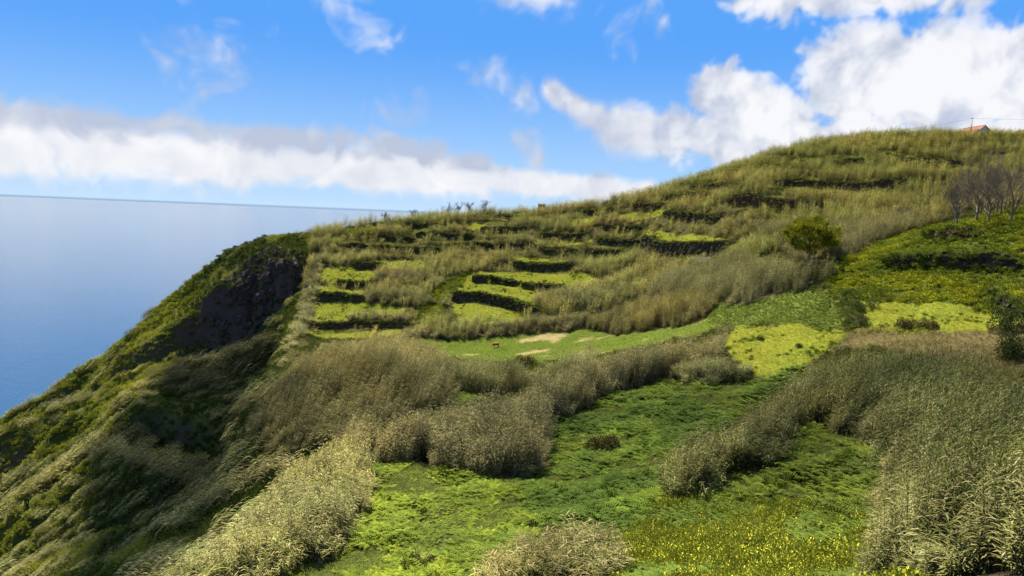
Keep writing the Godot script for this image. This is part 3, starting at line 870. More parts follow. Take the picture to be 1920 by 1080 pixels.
func plant_rough(rng: RandomNumberGenerator, claimed: Array, plots: Array, walls: Array) -> void:
	# rough grass and low scrub wherever neither reeds nor plots cover the ground
	var grasses := [[], [], []]
	var scrubs := [[], [], []]
	var d := 30.0
	while d < 350.0:
		var x := -90.0
		while x < 150.0:
			var p := Vector2(x + rng.randf_range(-0.5, 0.5), d + rng.randf_range(-0.5, 0.5))
			x += 1.1
			if p.x < edge_x(p.y) - 2.0: continue
			var free := true
			for q in claimed:
				if q[1].has_point(p) and inside(p, q[0]): free = false; break
			if not free: continue
			for q in plots:
				if q[1].has_point(p) and inside(p, q[0]): free = false; break
			if not free: continue
			var zone := 0 if p.y < 120.0 else 1 if p.y < 225.0 else 2
			var n := noise_a.get_noise_2d(p.x * 8.0 + 20.0, p.y * 8.0)
			if zone == 2 and band(p) > -0.10:
				var strip := false
				for w in walls:
					if w[1].has_point(p):
						var q := along(w[0], p)
						if q.x < 1.0 and q.x > -5.5: strip = true; break
				if not strip: continue
				n += 0.3
			if n > (-0.12 if zone == 2 else 0.0):
				for k in 2:
					grasses[zone].append(spot(on(p.x + k * 0.5, p.y + k * 0.45), rng.randf() * TAU, Vector3.ONE * rng.randf_range(0.9, 1.5), Vector3.ZERO, tinted(rng, Color(1.35, 1.5, 0.9) if zone == 2 else Color(1, 1, 1), 0.28)))
			else:
				scrubs[zone].append(spot(on(p.x, p.y), rng.randf() * TAU, Vector3.ONE * rng.randf_range(0.6, 1.1), Vector3.ZERO, tinted(rng, Color(1, 1, 1), 0.3)))
		d += 1.1
	var grass := grass_tuft(rng, 0.5, Color(0.2, 0.19, 0.05), Color(0.11, 0.14, 0.025))
	var scrub := shrub_shape(rng, 0.85, 0.7, 220, 0.18, Color(0.06, 0.08, 0.018), Color(0.13, 0.145, 0.03)).mesh(leaf_material)
	var zones := ["in the gaps of the foreground", "around the cow pasture", "between the reeds of the far hillside"]
	for k in 3:
		scatter_node("rough_grass", grass, grasses[k], "rough grass " + zones[k], "grass", "rough ground cover")
		scatter_node("low_scrub", scrub, scrubs[k], "low green scrub " + zones[k], "scrub", "rough ground cover")


func plant_fields(rng: RandomNumberGenerator) -> void:
	var y1 := Color(0.27, 0.285, 0.045)
	var y2 := Color(0.15, 0.195, 0.036)
	var meshes := {
		"grass": grass_tuft(rng, 0.34, y1, y2), "meadow": grass_tuft(rng, 0.2, Color(0.16, 0.20, 0.035), Color(0.10, 0.15, 0.026)),
		"dry": grass_tuft(rng, 0.7, Color(0.26, 0.21, 0.10), Color(0.14, 0.14, 0.045)),
		"crop": shrub_shape(rng, 0.5, 0.3, 90, 0.16, Color(0.15, 0.21, 0.04), Color(0.27, 0.31, 0.07)).mesh(leaf_material),
		"fern": fern_tuft(rng), "shrub": shrub_shape(rng, 0.9, 0.75, 260, 0.19, Color(0.09, 0.12, 0.015), Color(0.19, 0.20, 0.025)).mesh(leaf_material),
		"flower": shrub_shape(rng, 0.6, 0.6, 200, 0.12, Color(0.13, 0.165, 0.025), Color(0.27, 0.30, 0.04), Color(0.58, 0.54, 0.05), 0.2).mesh(leaf_material),
	}
	var gaps := {"grass": 0.62, "meadow": 0.7, "dry": 0.6, "crop": 0.62, "fern": 0.74, "shrub": 1.05, "flower": 0.5}
	var names := {"grass": "grass_cover", "meadow": "pasture_grass", "dry": "dry_grass", "crop": "crop_leaves", "fern": "bracken_cover", "shrub": "shrub_cover", "flower": "flowering_scrub"}
	for f in FIELDS:
		var area := PackedVector2Array(f[1])
		var r := bounds(area, 1.0)
		var gap: float = gaps[f[0]]
		var spots := []
		var extra := []
		var weeds := []
		var y := r.position.y
		while y < r.end.y:
			var x := r.position.x
			while x < r.end.x:
				var p := Vector2(x + rng.randf_range(-0.5, 0.5) * gap, y + rng.randf_range(-0.5, 0.5) * gap)
				x += gap
				if not inside(p, area) and near_edge(p, area) > 0.5 + noise_a.get_noise_2d(p.x * 18.0, p.y * 18.0) * 2.4: continue
				var n := noise_b.get_noise_2d(p.x * 9.0, p.y * 9.0)
				var n2 := noise_a.get_noise_2d(p.x * 6.0 + 90.0, p.y * 6.0)
				var size := rng.randf_range(0.75, 1.25) * (1.0 + n * 0.5)
				var tint := Color(1, 1, 1)
				if f[0] == "meadow":
					var bare := hay(p)
					if bare > 0.2 and rng.randf() < 0.85: continue
				if f[0] == "grass":
					tint = Color(1.12, 1.02, 0.9).lerp(Color(0.5, 0.72, 0.9), smoothstep(-0.08, 0.35, n2))
					if rng.randf() < 0.008 + maxf(n - 0.12, 0.0) * 0.7:
						weeds.append(spot(on(p.x, p.y), rng.randf() * TAU, Vector3.ONE * rng.randf_range(0.3, 0.75), Vector3.ZERO, tinted(rng, Color(0.9, 1.0, 0.95), 0.3)))
				if f[0] == "fern":
					tint = Color(0.95, 0.92, 0.85).lerp(Color(1.5, 1.35, 0.9), smoothstep(-0.3, 0.25, n2))
					if n2 > 0.14 and rng.randf() < 0.85:
						for g in 2:
							extra.append(spot(on(p.x + g * 0.3, p.y + g * 0.25), rng.randf() * TAU, Vector3.ONE * size * 1.1, Vector3.ZERO, tinted(rng, Color(0.85, 0.9, 0.95), 0.25)))
						continue
					size *= maxf(0.8, 1.15 + n)
					if rng.randf() < 0.015 + maxf(n - 0.1, 0.0) * 0.55:
						weeds.append(spot(on(p.x, p.y), rng.randf() * TAU, Vector3(0.6, 0.85, 0.6) * rng.randf_range(0.7, 1.5), Vector3.ZERO, tinted(rng, Color(0.8, 0.95, 0.95), 0.35)))
					if String(f[2]).begins_with("bright"): tint = tint * Color(1.15, 1.15, 0.95)
					elif String(f[2]).begins_with("dark"): tint = tint * Color(0.85, 0.95, 0.95)
				if f[0] == "shrub":
					tint = Color(1.05, 1.1, 1.1).lerp(Color(1.75, 1.6, 1.0), smoothstep(-0.15, 0.35, n2))
				if f[0] == "flower":
					if n2 < -0.2 and rng.randf() < 0.7:
						extra.append(spot(on(p.x, p.y), rng.randf() * TAU, Vector3.ONE * size, Vector3.ZERO, tinted(rng, Color(1.1, 1.1, 1.0), 0.2)))
						continue
				spots.append(spot(on(p.x, p.y), rng.randf() * TAU, Vector3(size, size * rng.randf_range(0.8, 1.15), size), Vector3(rng.randf_range(-0.2, 0.2), 0, rng.randf_range(-0.2, 0.2)), tinted(rng, tint, 0.3)))
			y += gap
		scatter_node(names[f[0]], meshes[f[0]], spots, f[2], "grass" if f[0] in ["grass", "meadow", "dry"] else "plants", "ground cover of the plots")
		if weeds: scatter_node("weeds", meshes["shrub"], weeds, ("taller leafy weeds standing in the " if f[0] == "fern" else "dark leafy weeds dotted over the ") + f[2], "weeds", "ground cover of the plots")
		if extra and f[0] == "fern": scatter_node("grass_cover", meshes["grass"], extra, "grass openings in the " + f[2], "grass", "ground cover of the plots")
		elif extra: scatter_node("bracken_cover", meshes["fern"], extra, "green bracken growing through the yellow-flowered scrub", "plants", "ground cover of the plots")


# puffs of the cloud by the ground they shade: x, distance ahead, radius, share of light each skin stops
const SHADE := [Vector4(14, 104, 32, 0.09), Vector4(40, 96, 28, 0.09), Vector4(66, 84, 30, 0.09), Vector4(90, 70, 30, 0.09), Vector4(44, 62, 26, 0.09), Vector4(66, 46, 28, 0.09), Vector4(36, 40, 20, 0.09), Vector4(-12, 118, 28, 0.09), Vector4(-38, 128, 22, 0.09), Vector4(16, 72, 18, 0.09), Vector4(-50, 98, 24, 0.26), Vector4(-58, 118, 24, 0.26), Vector4(-66, 138, 25, 0.26), Vector4(-74, 158, 26, 0.26), Vector4(-80, 178, 26, 0.26), Vector4(-86, 200, 26, 0.26), Vector4(-91, 222, 25, 0.26), Vector4(-96, 244, 24, 0.26), Vector4(-46, 80, 18, 0.26), Vector4(-62, 104, 20, 0.26)]
const SLOPE_PATCHES := [
	[Vector2(-165, 250), "sunlit seaward shoulder on the far left"], [Vector2(-95, 245), "slope right under the dark rock scarp"], [Vector2(-115, 295), "green brow of the headland above the rock scarp"],
	[Vector2(-75, 165), "shaded middle of the sea slope"], [Vector2(-50, 115), "gully beside the near ridge"], [Vector2(-100, 150), "lower left corner of the sea slope"], [Vector2(-120, 200), "broad shaded flank left of the middle gully"],
]


func plant_slope(rng: RandomNumberGenerator, bent: Array, shrubs: Array, grass: Mesh) -> void:
	var reeds := []
	var bushes := []
	var greens := []
	for k in SLOPE_PATCHES:
		reeds.append([])
		bushes.append([])
		greens.append([])
	var d := 40.0
	while d < 330.0:
		var x := -235.0
		while x < -18.0:
			var p := Vector2(x + rng.randf_range(-0.6, 0.6), d + rng.randf_range(-0.6, 0.6))
			x += 1.25
			var off := edge_x(p.y) - p.x
			if off < -1.0: continue
			var best := 0
			for k in SLOPE_PATCHES.size():
				if p.distance_squared_to(SLOPE_PATCHES[k][0]) < p.distance_squared_to(SLOPE_PATCHES[best][0]): best = k
			var steep := slope(roundi((p.x - X0) / STEP), roundi(p.y / STEP))
			var n := noise_b.get_noise_2d(p.x * 2.2 + 500.0, p.y * 3.0)
			var m := noise_a.get_noise_2d(p.x * 4.0, p.y * 4.0 + 70.0)
			var scarp := smoothstep(19.0, 10.0, Vector2((p.x + 94.0) * 0.6, p.y - 276.0).length())
			if scarp > 0.5 and rng.randf() < 0.25: continue
			var where := on(p.x, p.y)
			if best == 2: n -= 0.35
			var outer := smoothstep(34.0, 52.0, off)   # the open seaward shoulder is grassier and brighter green
			m += 0.36 * outer
			if m > 0.12 and steep < 1.3:
				greens[best].append(spot(where, rng.randf() * TAU, Vector3.ONE * rng.randf_range(1.2, 2.0), Vector3.ZERO, tinted(rng, Color(1.0, 1.0, 0.9).lerp(Color(1.35, 1.3, 1.0), outer), 0.3)))
				greens[best].append(spot(on(p.x + 0.6, p.y + 0.5), rng.randf() * TAU, Vector3.ONE * rng.randf_range(1.2, 2.0), Vector3.ZERO, tinted(rng, Color(1.0, 1.0, 0.9).lerp(Color(1.35, 1.3, 1.0), outer), 0.3)))
			else:
				bushes[best].append(spot(where, rng.randf() * TAU, Vector3.ONE * rng.randf_range(0.8, 1.7), Vector3.ZERO, tinted(rng, Color(0.85, 0.95, 0.85).lerp(Color(2.3, 2.1, 1.1), outer), 0.35)))
		d += 1.25
	# the reeds of the slope stand in separate windswept clumps
	d = 40.0
	while d < 325.0:
		var x := -235.0
		while x < -18.0:
			var p := Vector2(x + rng.randf_range(-1.5, 1.5), d + rng.randf_range(-1.5, 1.5))
			x += 3.7
			if edge_x(p.y) - p.x < -0.5: continue
			var best := 0
			for k in SLOPE_PATCHES.size():
				if p.distance_squared_to(SLOPE_PATCHES[k][0]) < p.distance_squared_to(SLOPE_PATCHES[best][0]): best = k
			var n := noise_b.get_noise_2d(p.x * 2.2 + 500.0, p.y * 3.0) - (0.35 if best == 2 else 0.1 if best == 0 else 0.0)
			if n < -0.10 or Vector2((p.x + 94.0) * 0.6, p.y - 276.0).length() < 13.0: continue
			var size := rng.randf_range(0.55, 1.4) * (0.95 + n)
			var dry := noise_a.get_noise_2d(p.x * 3.0, p.y * 3.0)
			reeds[best].append(spot(on(p.x, p.y), rng.randf_range(-0.5, 0.5) + 0.3, Vector3(size * 1.1, size, size * 1.1), Vector3.ZERO, tinted(rng, Color(0.75, 0.85, 0.78).lerp(Color(1.1, 1.05, 0.88), clampf(dry + 0.4, 0.0, 1.0)), 0.45)))
		d += 3.7
	for k in SLOPE_PATCHES.size():
		scatter_node("bent_reeds", bent[k % bent.size()], reeds[k], "wind-bent reeds on the " + SLOPE_PATCHES[k][1], "reeds", "wind-bent reeds of the sea slope")
		scatter_node("slope_shrubs", shrubs[k % shrubs.size()], bushes[k], "low dark scrub on the " + SLOPE_PATCHES[k][1], "scrub", "scrub of the sea slope")
		scatter_node("slope_grass", grass, greens[k], "grass tufts on the " + SLOPE_PATCHES[k][1], "grass", "grass of the sea slope")


# ------------------------------------------------------------------ walls and rocks
func make_walls(rng: RandomNumberGenerator, shrub: Mesh) -> void:
	var m := StandardMaterial3D.new()
	m.vertex_color_use_as_albedo = true
	m.roughness = 0.95
	m.metallic_specular = 0.1
	m.albedo_texture = grain(0.35, 1.0, 0.05, 17)
	m.uv1_triplanar = true
	m.uv1_world_triplanar = true
	m.uv1_scale = Vector3.ONE * 0.35
	for w in WALLS:
		var line: Array = w[1]
		var s := Shape.new()
		var total := along(line, line[0]).z
		var count := int(total / 0.8) + 2
		var earth := String(w[2]).contains("earth") or String(w[2]).contains("red")
		var cols := []
		var middle: Vector2 = line[line.size() / 2]
		var origin := on(middle.x, middle.y)
		for i in count:
			var run := total * i / (count - 1)
			var p: Vector2 = line[0]
			var dir: Vector2 = line[1] - line[0]
			var left := run
			for k in line.size() - 1:
				var seg: float = line[k].distance_to(line[k + 1])
				dir = (line[k + 1] - line[k]) / seg
				if left <= seg or k == line.size() - 2:
					p = line[k] + dir * left
					break
				left -= seg
			var nrm := Vector2(-dir.y, dir.x)
			var foot := p - nrm * 1.5
			var back := p + nrm * 1.6
			var y0 := height(foot.x, foot.y) - 0.3
			var y1 := maxf(height(back.x, back.y) + 0.12, y0 + 0.4)
			var rows := []
			for k in 6:
				var t := k / 5.0
				var push := -0.5 + t * 0.3 + rng.randf_range(-0.34, 0.34)
				var q := p + nrm * push
				rows.append(Vector3(q.x, lerpf(y0, y1, t) + (rng.randf_range(-0.25, 0.08) if k == 5 else rng.randf_range(-0.1, 0.1)), -q.y) - origin)
			rows.append(Vector3(back.x, y1 - 0.1, -back.y) - origin)
			cols.append(rows)
		for i in count - 1:
			for k in 6:
				var col := Color(0.06, 0.05, 0.04).lerp(Color(0.13, 0.11, 0.085), rng.randf())
				if earth: col = Color(0.13, 0.075, 0.055).lerp(Color(0.19, 0.115, 0.08), rng.randf())
				if k == 5: col = Color(0.09, 0.09, 0.035)
				s.quad(cols[i][k], cols[i][k + 1], cols[i + 1][k + 1], cols[i + 1][k], col)
		var o := part(numbered("earth_bank" if earth else "terrace_wall"), s.mesh(m), self)
		o.position = origin
		tag(o, w[2], "bank" if earth else "wall", "terrace walls and banks of the hillside")
		var growth := []
		var wild := 0.95 if String(w[2]).contains("overgrown") or String(w[2]).contains("mound") else 0.38
		for i in count:
			for k in [1, 2, 4, 5, 6]:
				if rng.randf() > (wild if k < 5 else 0.75): continue
				var p: Vector3 = cols[i][k] + Vector3(rng.randf_range(-0.4, 0.4), -0.15, rng.randf_range(0.0, 0.35))
				growth.append(spot(p, rng.randf() * TAU, Vector3.ONE * rng.randf_range(0.4, 0.95) * (1.25 if wild > 0.5 else 1.0), Vector3.ZERO, tinted(rng, Color(1.1, 1.15, 0.95), 0.4)))
		scatter_node("overgrowth", shrub, growth, "", "", "", o)


func rock_mesh(rng: RandomNumberGenerator, m: Material) -> ArrayMesh:
	var f := FastNoiseLite.new()
	f.seed = rng.randi() % 1000
	f.frequency = 0.9
	var s := Shape.new()
	var at := func(i: int, j: int) -> Vector3:
		var a := TAU * (i % 9) / 9.0
		var b := PI * j / 6.0
		var d := Vector3(sin(b) * cos(a), cos(b), sin(b) * sin(a))
		return d * (1.0 + f.get_noise_3dv(d * 1.6) * 0.9)
	for j in 6:
		for i in 9:
			s.quad(at.call(i, j), at.call(i + 1, j), at.call(i + 1, j + 1), at.call(i, j + 1), Color(0.08, 0.06, 0.05).lerp(Color(0.14, 0.11, 0.095), rng.randf()))
	return s.mesh(m)


# ------------------------------------------------------------------ trees
func limb(s: Shape, rng: RandomNumberGenerator, p: Vector3, dir: Vector3, length: float, radius: float, depth: int, col: Color, tips: Array, gnarl := 0.25) -> void:
	var pts := [p]
	var radii := [radius]
	var d := dir
	for k in 4:
		d = (d + Vector3(rng.randf_range(-1, 1), rng.randf_range(-0.5, 0.8), rng.randf_range(-1, 1)) * gnarl).normalized()
		pts.append(pts[-1] + d * length / 4.0)
		radii.append(maxf(radius * (1.0 - 0.17 * (k + 1)), 0.014))
	s.tube(pts, radii, col, 5 if radius > 0.05 else 3)
	if depth == 0:
		tips.append(pts[-1])
		return
	for k in (3 if depth > 1 else 4):
		var a := rng.randf() * TAU
		var start: Vector3 = pts[rng.randi_range(2, 4)]
		var side := Vector3(cos(a), rng.randf_range(0.15, 0.9), sin(a)).normalized()
		limb(s, rng, start, (d * 0.75 + side * 0.75).normalized(), length * rng.randf_range(0.5, 0.75), radius * 0.42, depth - 1, col, tips, gnarl)
	limb(s, rng, pts[-1], d, length * 0.6, radius * 0.4, depth - 1, col, tips, gnarl)


func bare_tree(rng: RandomNumberGenerator, where: Vector3, tall: float, label: String, group: String, col := Color(0.14, 0.115, 0.085)) -> void:
	var t := thing("bare_tree", where, label, "tree", group)
	var bark := StandardMaterial3D.new()
	bark.vertex_color_use_as_albedo = true
	bark.roughness = 0.9
	bark.metallic_specular = 0.1
	var s := Shape.new()
	var lean := Vector3(rng.randf_range(-0.1, 0.14), 1, rng.randf_range(-0.1, 0.1)).normalized()
	var fork := lean * tall * 0.3
	s.tube([Vector3(0, -0.4, 0), lean * tall * 0.1 + Vector3(0.05, 0, 0), lean * tall * 0.2, fork], [tall * 0.017, tall * 0.014, tall * 0.013, tall * 0.011], col, 6)
	part("trunk", s.mesh(bark), t)
	var tips := []
	for k in 8:
		var b := Shape.new()
		var a := TAU * k / 4.0 + rng.randf()
		limb(b, rng, fork * (1.0 - 0.1 * k), Vector3(cos(a) * 0.7, 1.0, sin(a) * 0.7).normalized(), tall * rng.randf_range(0.2, 0.34), tall * 0.008, 3, col * rng.randf_range(0.85, 1.25), tips, 0.3)
		part("branch", b.mesh(bark), t)


func green_tree(rng: RandomNumberGenerator, where: Vector3, wide: float, tall: float) -> void:
	var t := thing("broadleaf_tree", where, "round dense green tree standing alone among the reeds", "tree")
	var bark := StandardMaterial3D.new()
	bark.vertex_color_use_as_albedo = true
	bark.roughness = 0.9
	bark.metallic_specular = 0.1
	var s := Shape.new()
	var fork := Vector3(0.2, tall * 0.22, 0)
	s.tube([Vector3(0, -0.5, 0), Vector3(0.1, tall * 0.1, 0), fork], [0.42, 0.36, 0.32], Color(0.09, 0.07, 0.055), 8)
	part("trunk", s.mesh(bark), t)
	var limbs := Shape.new()
	var tips := []
	for k in 7:
		var a := TAU * k / 7.0 + rng.randf_range(-0.3, 0.3)
		limb(limbs, rng, fork, Vector3(cos(a), rng.randf_range(0.5, 1.5), sin(a)).normalized(), wide * 0.26, 0.17, 2, Color(0.09, 0.07, 0.055), tips, 0.2)
	part("limbs", limbs.mesh(bark), t)
	var c := Shape.new()
	var clumps := []
	for k in 150:
		var d := Vector3(rng.randfn(), rng.randfn() * 0.8 + 0.2, rng.randfn()).normalized()
		var r := rng.randf_range(0.3, 1.0) ** 0.7 * (1.0 + 0.28 * noise_b.get_noise_3dv(d * 160.0))
		var p := Vector3(d.x * wide * 0.46, d.y * tall * 0.38, d.z * wide * 0.46) * r + Vector3(0.3, tall * 0.56, 0)
		if p.y > tall * 0.16: clumps.append([p, rng.randf_range(0.6, 1.25), d])
	for q in clumps:
		var hue := Color(0.11, 0.135, 0.014).lerp(Color(0.24, 0.24, 0.022), rng.randf())
		for i in 220:
			var d := Vector3(rng.randfn(), rng.randfn() * 0.55, rng.randfn()).normalized() * sqrt(rng.randf())
			leaf(c, q[0] + d * q[1], (q[2] + d).normalized(), rng.randf_range(0.2, 0.36), hue * rng.randf_range(0.8, 1.2), rng)
	part("crown", c.mesh(leaf_material), t)


func bush(rng: RandomNumberGenerator, x: float, dist: float, radius: float, tall: float, label: String, a: Color, b: Color, tips := Color.BLACK, share := 0.0, leaves := 900) -> void:
	var t := thing("bush", on(x, dist), label, "bush", "single bushes")
	var st := Shape.new()
	for k in 9:
		var ang := rng.randf() * TAU
		var out := Vector3(cos(ang), 0, sin(ang))
		st.tube([Vector3(0, -0.2, 0), out * radius * 0.25 + Vector3.UP * tall * 0.4, out * radius * 0.6 + Vector3.UP * tall * 0.75], [0.05, 0.035, 0.012], Color(0.10, 0.075, 0.055), 4)
	var wood := StandardMaterial3D.new()
	wood.vertex_color_use_as_albedo = true
	part("stems", st.mesh(wood), t)
	part("foliage", shrub_shape(rng, radius, tall, leaves, maxf(0.14, radius * 0.09), a, b, tips, share).mesh(leaf_material), t)


# ------------------------------------------------------------------ the cow
func surface_net(bones: Array, lo: Vector3, hi: Vector3, cell: float, blend: float) -> ArrayMesh:
	var nx := int((hi.x - lo.x) / cell) + 1
	var ny := int((hi.y - lo.y) / cell) + 1
	var nz := int((hi.z - lo.z) / cell) + 1
	var f := PackedFloat32Array()
	f.resize(nx * ny * nz)
	var field := func(p: Vector3) -> float:
		var s := 0.0
		for b in bones:
			var a: Vector3 = b[0]
			var ab: Vector3 = b[1] - a
			var t := clampf((p - a).dot(ab) / maxf(ab.length_squared(), 1e-6), 0.0, 1.0)
			var dd: float = p.distance_to(a + ab * t) - lerpf(b[2], b[3], t)
			s += exp(-dd / blend)
		return -blend * log(maxf(s, 1e-12))
	for k in nz:
		for j in ny:
			for i in nx:
				f[(k * ny + j) * nx + i] = field.call(lo + Vector3(i, j, k) * cell)
	var ids := {}
	var v := PackedVector3Array()
	var nrm := PackedVector3Array()
	for k in nz - 1:
		for j in ny - 1:
			for i in nx - 1:
				var sum := Vector3.ZERO
				var hits := 0
				for e in [[0, 0, 0, 1, 0, 0], [0, 1, 0, 1, 1, 0], [0, 0, 1, 1, 0, 1], [0, 1, 1, 1, 1, 1], [0, 0, 0, 0, 1, 0], [1, 0, 0, 1, 1, 0], [0, 0, 1, 0, 1, 1], [1, 0, 1, 1, 1, 1], [0, 0, 0, 0, 0, 1], [1, 0, 0, 1, 0, 1], [0, 1, 0, 0, 1, 1], [1, 1, 0, 1, 1, 1]]:
					var a := f[((k + e[2]) * ny + j + e[1]) * nx + i + e[0]]
					var b := f[((k + e[5]) * ny + j + e[4]) * nx + i + e[3]]
					if (a < 0.0) != (b < 0.0):
						sum += Vector3(i + e[0], j + e[1], k + e[2]).lerp(Vector3(i + e[3], j + e[4], k + e[5]), a / (a - b))
						hits += 1
				if hits:
					ids[(k * ny + j) * nx + i] = v.size()
					var p := lo + sum / hits * cell
					v.append(p)
					var h := cell * 0.5
					nrm.append(Vector3(field.call(p + Vector3(h, 0, 0)) - field.call(p - Vector3(h, 0, 0)), field.call(p + Vector3(0, h, 0)) - field.call(p - Vector3(0, h, 0)), field.call(p + Vector3(0, 0, h)) - field.call(p - Vector3(0, 0, h))).normalized())
	var idx := PackedInt32Array()
	var strides := [1, nx, nx * ny]
	for k in range(1, nz - 1):
		for j in range(1, ny - 1):
			for i in range(1, nx - 1):
				var at := (k * ny + j) * nx + i
				for ax in 3:
					var a := f[at] < 0.0
					if a == (f[at + strides[ax]] < 0.0): continue
					var s1: int = strides[(ax + 1) % 3]
					var s2: int = strides[(ax + 2) % 3]
					var q := [ids[at], ids[at - s1], ids[at - s1 - s2], ids[at - s2]]
					if a: q.reverse()
					idx.append_array([q[0], q[1], q[2], q[0], q[2], q[3]])
	var arr := []
	arr.resize(Mesh.ARRAY_MAX)
	arr[Mesh.ARRAY_VERTEX] = v
	arr[Mesh.ARRAY_NORMAL] = nrm
	arr[Mesh.ARRAY_INDEX] = idx
	var m := ArrayMesh.new()
	m.add_surface_from_arrays(Mesh.PRIMITIVE_TRIANGLES, arr)
	return m


func make_cow(where: Vector3) -> void:
	# grazing, head down to the left, seen from its side
	var t := thing("cow", where, "reddish-brown cow grazing in the green pasture", "cow")
	var b := []
	b.append([Vector3(-0.62, 1.02, 0), Vector3(0.0, 0.98, 0), 0.33, 0.36])
	b.append([Vector3(0.0, 0.98, 0), Vector3(0.66, 1.06, 0), 0.36, 0.30])
	b.append([Vector3(-0.62, 0.85, 0), Vector3(-0.45, 0.8, 0), 0.26, 0.26])
	b.append([Vector3(-0.7, 1.22, 0), Vector3(0.75, 1.26, 0), 0.12, 0.12])
	b.append([Vector3(-0.78, 1.08, 0), Vector3(-1.12, 0.62, 0), 0.23, 0.14])
	b.append([Vector3(-1.1, 0.62, 0), Vector3(-1.34, 0.22, 0), 0.135, 0.075])
	for g in [-1.0, 1.0]:
		b.append([Vector3(-1.1, 0.7, 0.1 * g), Vector3(-1.05, 0.72, 0.27 * g), 0.05, 0.03])
		b.append([Vector3(-1.04, 0.76, 0.09 * g), Vector3(-1.0, 0.9, 0.2 * g), 0.035, 0.02])
		b.append([Vector3(-0.55, 0.85, 0.17 * g), Vector3(-0.53 + 0.08 * g, 0.45, 0.17 * g), 0.14, 0.075])
		b.append([Vector3(-0.53 + 0.08 * g, 0.45, 0.17 * g), Vector3(-0.54 + 0.1 * g, 0.05, 0.17 * g), 0.07, 0.06])
		b.append([Vector3(0.68, 1.0, 0.16 * g), Vector3(0.60 - 0.08 * g, 0.68, 0.18 * g), 0.2, 0.11])
		b.append([Vector3(0.60 - 0.08 * g, 0.68, 0.18 * g), Vector3(0.78 - 0.1 * g, 0.42, 0.18 * g), 0.1, 0.07])
		b.append([Vector3(0.78 - 0.1 * g, 0.42, 0.18 * g), Vector3(0.74 - 0.1 * g, 0.05, 0.18 * g), 0.065, 0.06])
	b.append([Vector3(0.92, 1.2, 0), Vector3(1.02, 0.6, 0.02), 0.035, 0.03])
	b.append([Vector3(0.45, 0.68, 0), Vector3(0.55, 0.66, 0), 0.13, 0.11])
	var o := part("body", surface_net(b, Vector3(-1.6, -0.08, -0.5), Vector3(1.25, 1.6, 0.5), 0.05, 0.035), t)
	var hide := paint(Color(0.30, 0.085, 0.03), 0.75)
	hide.albedo_texture = grain(0.7, 1.0, 0.02, 91, 128)
	hide.uv1_triplanar = true
	hide.uv1_scale = Vector3.ONE * 0.6
	o.mesh.surface_set_material(0, hide)
	for g in [-1.0, 1.0]:
		var h := Shape.new()
		h.tube([Vector3(-1.05, 0.78, 0.08 * g), Vector3(-1.06, 0.86, 0.2 * g), Vector3(-1.14, 0.95, 0.24 * g)], [0.03, 0.024, 0.006], Color(0.5, 0.45, 0.36), 5)
		var horn := StandardMaterial3D.new()
		horn.vertex_color_use_as_albedo = true
		part("horn", h.mesh(horn), t)
	t.rotation.y = 0.22


